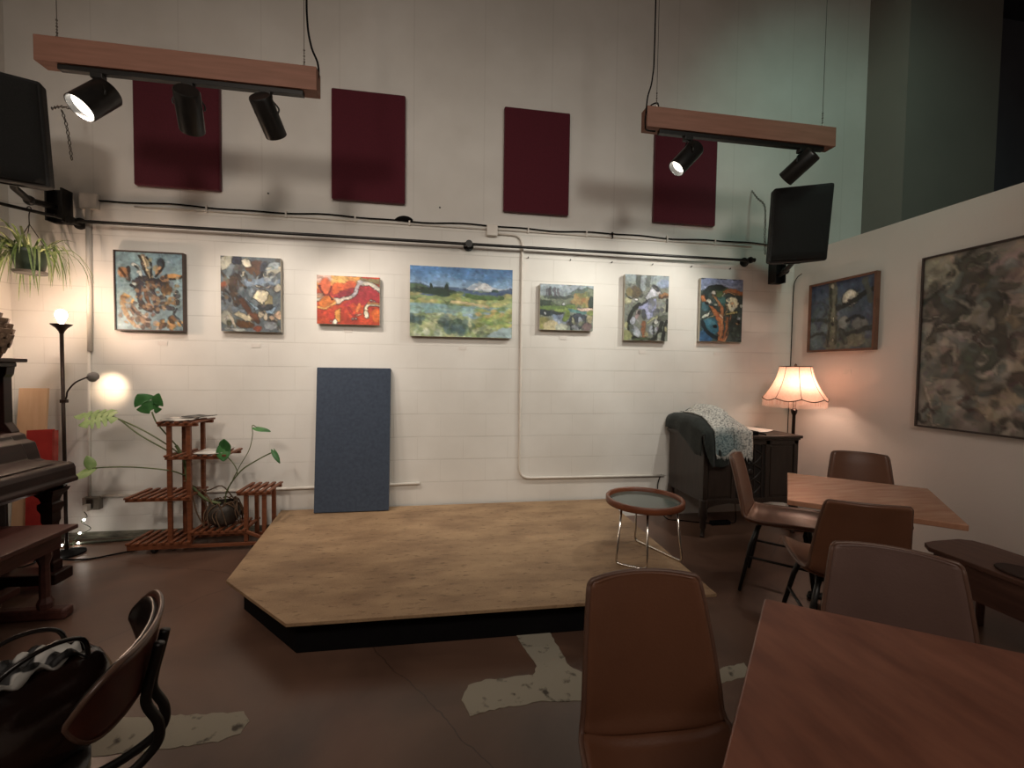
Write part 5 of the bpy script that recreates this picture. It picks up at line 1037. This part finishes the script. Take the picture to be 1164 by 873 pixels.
bk = thing('black_box', 'small flat black device on the console cabinet beside the throw', 'device', (2.64, 3.42, .862))
MB().box(2.58, 2.70, 3.33, 3.50, .863, .895).build('body', M_BLACKM, bk, bev=.008)
MB().tube(smoothpath([(2.69, 3.40, .88), (2.72, 3.36, .874), (2.735, 3.32, .873), (2.73, 3.29, .871)], 5), .006, 6).build('cord', M_BLACKM, bk, smooth=True)
# cords and power strip under the cabinet
solo(MB().box(2.43, 2.62, 3.55, 3.60, .0, .035).build('power_strip', M_BLACKM, None, bev=.006), 'black power strip on the floor under the console cabinet', 'power strip')
solo(MB().tube(smoothpath([(2.10, 3.885, .40), (2.06, 3.87, .30), (2.05, 3.83, .12), (2.10, 3.76, .01), (2.2, 3.70, .009), (2.32, 3.64, .009), (2.43, 3.58, .014)], 6), .005, 6).build('cord', M_BLACKM, None, smooth=True), 'black cord from the wall conduit end to the power strip under the cabinet', 'cord')
solo(MB().tube(smoothpath([(2.62, 3.58, .015), (2.70, 3.60, .009), (2.74, 3.66, .12), (2.80, 3.78, .28), (2.82, 3.80, .31)], 6), .004, 6).build('cord', M_BLACKM, None, smooth=True), 'thin black cord rising from the power strip to the underside of the cabinet', 'cord')

# ------------------------------------------------------------------ shaded lamp in the corner
lp = thing('shaded_lamp', 'dark standing lamp with a glowing scalloped fringed shade in the right corner', 'lamp', (3.14, 3.45, 0))
l0 = Vector((3.14, 3.45, 0))
MB().lathe([(.001, 0), (.14, 0), (.14, .015), (.10, .03), (.035, .045), (.022, .08), (.001, .08)], l0 + Vector((.04, 0, 0)), (0, 0, 1), 28).build('base', M_BLACKM, lp, autos=40)
MB().lathe([(.013, .04), (.013, .7), (.018, .72), (.014, .76), (.014, 1.02), (.024, 1.045), (.026, 1.07), (.016, 1.08), (.012, 1.10), (.012, 1.20), (.001, 1.20)], l0, (0, 0, 1), 14).build('pole', M_BRONZE, lp, autos=40)
def shade_material():
    m, nt, b = nodes('lampshade_fabric'); N = nt.nodes; L = nt.links
    d = N.new('ShaderNodeBsdfDiffuse'); t = N.new('ShaderNodeBsdfTranslucent'); mx = N.new('ShaderNodeMixShader'); mx.inputs[0].default_value = .62
    tc = N.new('ShaderNodeTexCoord'); nz = N.new('ShaderNodeTexNoise'); nz.inputs['Scale'].default_value = 60; L.new(tc.outputs['Object'], nz.inputs[0])
    rp = N.new('ShaderNodeValToRGB'); rp.color_ramp.elements[0].color = C('#bd9d8d'); rp.color_ramp.elements[1].color = C('#d3b3a3'); L.new(nz.outputs[0], rp.inputs[0])
    L.new(rp.outputs[0], d.inputs[0]); L.new(rp.outputs[0], t.inputs[0]); L.new(d.outputs[0], mx.inputs[1]); L.new(t.outputs[0], mx.inputs[2])
    L.new(mx.outputs[0], N['Material Output'].inputs[0]); return m
M_SHADE = shade_material()
NP = 8
def sh_r(z):   # bell profile of the shade
    return interp([(1.175, .258), (1.20, .238), (1.25, .205), (1.30, .178), (1.36, .152), (1.42, .135), (1.46, .128)], z)[0]
def sh(a, z):
    r = sh_r(z); k = a/(2*PI)*NP; f = abs((k % 1)-.5)*2
    r *= 1 - .045*(1-f*f); return Vector((r*math.cos(a), r*math.sin(a), z)), f
def shade_fn(u, v):
    a = 2*PI*u + .25; k = (u*NP) % 1; sc = -.022*math.sin(PI*k)
    z = lerp(1.178 + sc, 1.46, v); p, f = sh(2*PI*u, max(1.175, z)); q = Matrix.Rotation(.25, 3, 'Z') @ p; q.z = z
    return l0 + q
shd = MB().grid(shade_fn, 96, 14, wrap=True).build('lamp_shade', M_SHADE, lp, smooth=True)
M_TRIM = mat('shade_trim_braid', C('#4a342a'), C('#5d4436'), .8, 30)
MB().tube([shade_fn(i/96, 0)*1.0 for i in range(96)], .0042, 6, closed=True).build('lower_trim', M_TRIM, shd, smooth=True)
MB().tube([shade_fn(i/48, 1) for i in range(48)], .0045, 6, closed=True).build('upper_trim', M_TRIM, shd, smooth=True)
for k in range(NP):
    MB().tube([shade_fn(k/NP, v)+Vector((0, 0, 0)) for v in np.linspace(0, 1, 10)], .0024, 5).build('rib', M_TRIM, shd, smooth=True)
fr_ = MB()
for i in range(240):
    p = shade_fn(i/240, 0); q = p.copy(); q.z = 1.098 + .002*math.sin(i*7); r = Vector((p.x-l0.x, p.y-l0.y, 0)).normalized()*.0
    s = Vector((-(p.y-l0.y), p.x-l0.x, 0)).normalized()*.0016
    vs = [fr_.bm.verts.new(x) for x in (p-s, p+s, q+s*.7, q-s*.7)]; fr_.bm.faces.new(vs)
o = fr_.build('fringe', M_SHADE, shd)
MB().lathe([(.001, 1.46), (.008, 1.46), (.012, 1.472), (.006, 1.485), (.001, 1.488)], l0, (0, 0, 1), 10).tube([l0+Vector((-.128, 0, 1.458)), l0+Vector((.128, 0, 1.458))], .003, 6).tube([l0+Vector((0, 0, 1.2)), l0+Vector((.05, 0, 1.3)), l0+Vector((0, 0, 1.46))], .002, 5).build('finial', M_TRIM, lp)
MB().lathe([(.012, 1.20), (.014, 1.23), (.026, 1.27), (.030, 1.295), (.024, 1.32), (.001, 1.332)], l0, (0, 0, 1), 14).build('bulb', emit('shade_bulb', (1.0, .66, .42, 1), 12), lp, smooth=True)
light('shade_light', 'POINT', l0 + Vector((-.005, -.045, 1.285)), 8.0, (1.0, .67, .51), radius=.03)

# ------------------------------------------------------------------ cafe tables
def cafe_table(lab, P, z, seed, m):
    """P four corners in order"""
    cx = sum(p[0] for p in P)/4; cy = sum(p[1] for p in P)/4
    t = thing('cafe_table', lab, 'table', (cx, cy, 0))
    MB().prism(P, z-.028, z).build('tabletop', m, t, bev=.004)
    d = (Vector(P[0]+(0,)) - Vector((cx, cy, 0))).normalized(); e = Vector((-d.y, d.x, 0)); c = Vector((cx, cy, 0))
    mb = MB(); mb.bar(c-d*.22+Vector((0, 0, z-.045)), c+d*.22+Vector((0, 0, z-.045)), .05, .03); mb.bar(c-e*.22+Vector((0, 0, z-.0451)), c+e*.22+Vector((0, 0, z-.0451)), .05, .03); mb.build('top_bracket', M_BLACK, t, bev=.003)
    MB().tube([(cx, cy, .06), (cx, cy, z-.03)], .032, 16).build('column', M_BLACK, t, autos=40)
    mb = MB()
    for v in (d, -d, e, -e):
        mb.tube([c+Vector((0, 0, .075)), c+v*.15+Vector((0, 0, .06)), c+v*.29+Vector((0, 0, .022))], [.032, .026, .018], 8)
        mb.lathe([(.001, 0), (.022, 0), (.022, .012), (.001, .02)], c+v*.285, (0, 0, 1), 10)
    mb.build('base', M_BLACK, t, smooth=True)
    return t
cafe_table('square wooden cafe table in the right corner, lit by the shaded lamp', [(2.277, 2.539), (1.791, 1.991), (2.315, 1.552), (2.812, 2.093)], .74, 1, M_TABLE)
cafe_table('red-brown wooden cafe table nearest the camera, lower right', [(.945, 1.121), (.44, .61), (.95, .22), (1.50, .735)], .74, 2, mat('red_table_wood', C('#6b4032'), C('#8d5b48'), .36, 4.5, stretch=(4, 1.2, 1), detail=8))

# ------------------------------------------------------------------ upholstered shell chairs
PROF = [(.235, .405), (.232, .430), (.205, .447), (.10, .445), (0, .438), (-.10, .432), (-.165, .436), (-.200, .455), (-.222, .495), (-.238, .56), (-.262, .66), (-.287, .76), (-.302, .812), (-.3065, .829), (-.3085, .838)]
WID = [.165, .185, .20, .212, .215, .212, .205, .197, .191, .187, .179, .168, .161, .158, .150]
SPL = 7
def shell_pt(k, t):
    """k index along the profile (float), t -1..1 across"""
    i = min(int(k), len(PROF)-2); f = k-i
    y = lerp(PROF[i][0], PROF[i+1][0], f); z = lerp(PROF[i][1], PROF[i+1][1], f); w_ = lerp(WID[i], WID[i+1], f)
    a = min(1, max(0, (k-6)/3)); tt = t*t
    e = abs(t)**3
    return Vector((w_*t, y + a*.034*tt, z + (1-a)*.040*e - a*.012*e*(.4 if k > 12.5 else 0)))
def make_chair(lab, m, loc, rotz):
    t = thing('shell_chair', lab, 'chair', loc, rotz, 'brown vinyl shell chairs around the cafe tables')
    n = len(PROF)
    def part(k0, k1, nm):
        mb = MB(); mb.grid(lambda u, v: shell_pt(lerp(k0, k1, v), -math.cos(PI*u)*.999 if False else 2*u-1), 15, int((k1-k0)*3)+1)
        mb.build(nm, m, t, smooth=True, local=True, solid=.026, bev=0, sub=1)
    part(0, SPL, 'seat'); part(SPL, n-1, 'backrest')
    bd = [shell_pt(k, -1) for k in np.linspace(0, n-1, 40)] + [shell_pt(n-1, x) for x in np.linspace(-1, 1, 10)[1:]] + [shell_pt(k, 1) for k in np.linspace(n-1, 0, 40)[1:]]
    MB().tube(bd, .0075, 6).build('piping', M_PIPING, t, smooth=True, local=True)
    for sx in (-1, 1):
        for y0, y1 in ((.13, .20), (-.12, -.205)):
            MB().tube([(sx*.12, y0, .415), (sx*.15, lerp(y0, y1, .4), .30), (sx*.205, y1, .0)], [.014, .014, .010], 8).build('leg', M_BLACK, t, smooth=True, local=True)
    for y in (.13, -.12): MB().tube([(-.13, y, .405), (.13, y, .405)], .011, 8).build('seat_rail', M_BLACK, t, smooth=True, local=True)
    for x in (-.17, .17): MB().tube([(x, .155, .22), (x, -.16, .22)], .008, 8).build('stretcher', M_BLACK, t, smooth=True, local=True)
    return t
def face(dx, dy): return math.atan2(-dx, dy)
make_chair('brown shell chair seen from the side, at the left end of the corner table', M_VINYL, (2.185, 2.465, 0), face(.70, -.71))
make_chair('brown shell chair against the right wall, only its back showing over the corner table', M_VINYL, (2.765, 2.43, 0), face(-.65, -.76))
make_chair('dark brown shell chair seen from behind at the near side of the corner table', M_VINYL, (1.98, 1.86, 0), face(.45, .89))
make_chair('dark brown shell chair with light edge at the far side of the nearest table', M_VINYLD, (1.26, .945, 0), face(-.634, -.773))
make_chair('brown shell chair nearest the camera, left of the nearest table', M_VINYL, (.545, .83, 0), face(-.04, -1))

# low wooden bench by the right wall
be = thing('wooden_bench', 'low dark wooden bench along the right wall, cut by the right edge of the frame', 'bench', (2.86, 1.5, 0))
M_BEN = mat('bench_wood', C('#4f342b'), C('#664639'), .45, 6, stretch=(6, .8, 6))
pl = [(2.66, .9), (3.05, .9), (3.06, 1.95), (3.04, 2.02), (2.98, 2.05), (2.80, 2.045), (2.72, 2.03), (2.67, 1.97)]
MB().prism(pl, .425, .45).build('seat', M_BEN, be, bev=.004)
MB().box(2.675, 2.70, .92, 1.95, .26, .425).build('apron', M_BEN, be, bev=.003)
for x, y in ((2.72, 1.88), (3.0, 1.94), (2.72, 1.0), (3.0, 1.0)):
    MB().tube([(x, y, .425), (x, y, 0)], [.022, .017], 8).build('leg', M_BEN, be, autos=40)
solo(MB().prism([(2.78+.09*math.cos(a), 1.62+.12*math.sin(a)) for a in np.linspace(0, 2*PI, 20)[:-1]], .4502, .462).build('seat_dark_oval', mat('dark_oval', C('#33231e'), C('#402d26'), .8, 20), None, bev=.004), 'small dark oval patch on the seat of the wooden bench', 'pad')  # thin dark oval patch covering part of the bench seat

# ------------------------------------------------------------------ corner chair, bag and stool at lower left
M_ROSE = mat('reddish_bent_plywood', C('#3a1b14'), C('#4d261c'), .34, 5, stretch=(1, 1, 6))
M_LEATH = mat('black_leather', C('#0e0b0a'), C('#19130f'), .26, 30, bump=.05, bscale=120)
th_c = math.radians(109.5)
ch = thing('barrel_back_chair', 'chair with curved wooden barrel back, black leather lining and black bent bars, lower left', 'chair', (-.935, 1.097, 0), th_c)
def back_pt(u, v, off=0.0):
    e = abs(u*2-1); a = (u*2-1)*1.35; q = max(0, (e-.5)/.5)**2.2*.088
    z = lerp(.628+q*.8, .773-q*.75, v)
    fwd = .084*(1-math.cos(a))/(1-math.cos(1.35)) + .19*(.773-z)
    return Vector(((.225+off)*math.sin(a)/math.sin(1.35), -.25 + fwd - off*math.cos(a), z))
bsh = MB().grid(lambda u, v: back_pt(u, v), 37, 9).build('back_shell', M_ROSE, ch, smooth=True, local=True, solid=.010)
MB().grid(lambda u, v: back_pt(u*.96+.02, v*.9+.05, -.012-.012*(1-(2*v-1)**2)), 33, 9).build('back_pad', M_LEATH, ch, smooth=True, local=True, solid=.012)
rim = [back_pt(u, 1) for u in np.linspace(0, 1, 37)] + [back_pt(u, 0) for u in np.linspace(1, 0, 37)]
MB().tube(rim, .0065, 6, closed=True).build('edge_trim', mat('brass_brown_trim', C('#4a362c'), C('#62493c'), .3, 30), bsh, smooth=True, local=True)
for x in (-.045, .015):
    MB().tube(smoothpath([(x, -.262, .735), (x, -.252, .69), (x, -.238, .63), (x, -.236, .59), (x, -.258, .535), (x, -.25, .48), (x*1.3, -.19, .435), (x*1.6, -.10, .405), (x*1.6, .08, .400)], 6), .0115, 8).build('back_bar', M_BLACK, ch, smooth=True, local=True)
MB().lathe([(.001, .415), (.17, .415), (.19, .43), (.19, .455), (.17, .47), (.001, .474)], (0, .075, 0), (0, 0, 1), 36).build('seat', M_LEATH, ch, local=True, autos=50)
for sx in (-1, 1):
    for sy in (-1, 1):
        MB().tube([(sx*.11, .075+sy*.11, .415), (sx*.18, .075+sy*.19, 0)], [.016, .012], 8).build('leg', M_BLACK, ch, smooth=True, local=True)
# handbag on the seat
hb = thing('handbag', 'glossy black handbag standing on the seat of the barrel back chair', 'handbag', (-.955, 1.155, .474))
hc = Vector((-.955, 1.155, .475)); Rb = rot3(0, 0, math.radians(62))
def bag_fn(u, v):
    a = 2*PI*u; h = .215*v; sq = lambda x: math.copysign(abs(x)**.6, x)
    rx = .145*(1-.12*v+.10*math.sin(PI*v)); ry = .085*(1-.55*v*v+.25*math.sin(PI*v))
    p = Vector((rx*sq(math.cos(a)), ry*sq(math.sin(a)), h + .02*math.sin(3*a)*v*(1-v) - .03*v*abs(math.cos(a))**4 + .012*math.sin(5*a+3*v)*math.sin(PI*v)))
    return hc + Rb @ p
b = MB(); V = b.grid(bag_fn, 40, 12, wrap=True).V; b.bm.faces.new([v[0] for v in V][::-1])
bgb = b.build('body', mat('glossy_black_vinyl', C('#140b08'), C('#24130d'), .2, 12, bump=.25, bscale=18, coat=.4), hb, smooth=True, solid=.006)
for s in (-1, 1):
    MB().tube(smoothpath([hc+Rb@Vector((-.09, s*.04, .17)), hc+Rb@Vector((-.075, s*.055, .245)), hc+Rb@Vector((0, s*.06, .275)), hc+Rb@Vector((.075, s*.05, .25)), hc+Rb@Vector((.09, s*.04, .17))], 6), .0055, 8).build('strap', M_LEATH, hb, smooth=True)
for s, z in ((-1, .12), (1, .13), (-1, .05)):
    c_ = hc + Rb @ Vector((-.12 if z > .06 else .05, s*.098, z))
    MB().tube([c_ + Rb @ Vector((.014*math.cos(a), 0, .014*math.sin(a))) for a in np.linspace(0, 2*PI, 14)[:-1]], .003, 6, closed=True).build('ring', M_CHROME, bgb, smooth=True)
sc_ = MB()
def scarf_fn(u, v):
    x = (u-.5)*.17; y = (v-.5)*.10
    return hc + Rb @ Vector((x, y, .195 + .035*math.cos(x*13)*math.cos(y*16) + .012*math.sin(u*17+v*9) + .010*math.sin(v*21)))
sc_.grid(scarf_fn, 24, 14)
solo(sc_.build('scarf', mat('black_and_white_scarf', C('#0d0c0c'), C('#b9b8b2'), .6, 16, lo=.50, hi=.53, detail=1), None, smooth=True, solid=.005), 'black and white patterned scarf stuffed in the top of the handbag', 'scarf')
sto = thing('wooden_stool', 'dark wooden stool behind the handbag, cut by the left edge of the frame', 'stool', (-1.40, 1.36, 0))
MB().lathe([(.001, .43), (.19, .43), (.205, .44), (.205, .455), (.195, .465), (.001, .462)], (-1.40, 1.36, 0), (0, 0, 1), 36).build('seat', M_BENCHW, sto, autos=50)
for a in (.4, 1.97, 3.54, 5.11):
    MB().tube([(-1.40+.12*math.cos(a), 1.36+.12*math.sin(a), .435), (-1.40+.18*math.cos(a), 1.36+.18*math.sin(a), 0)], [.016, .012], 8).build('leg', M_BENCHW, sto, smooth=True)
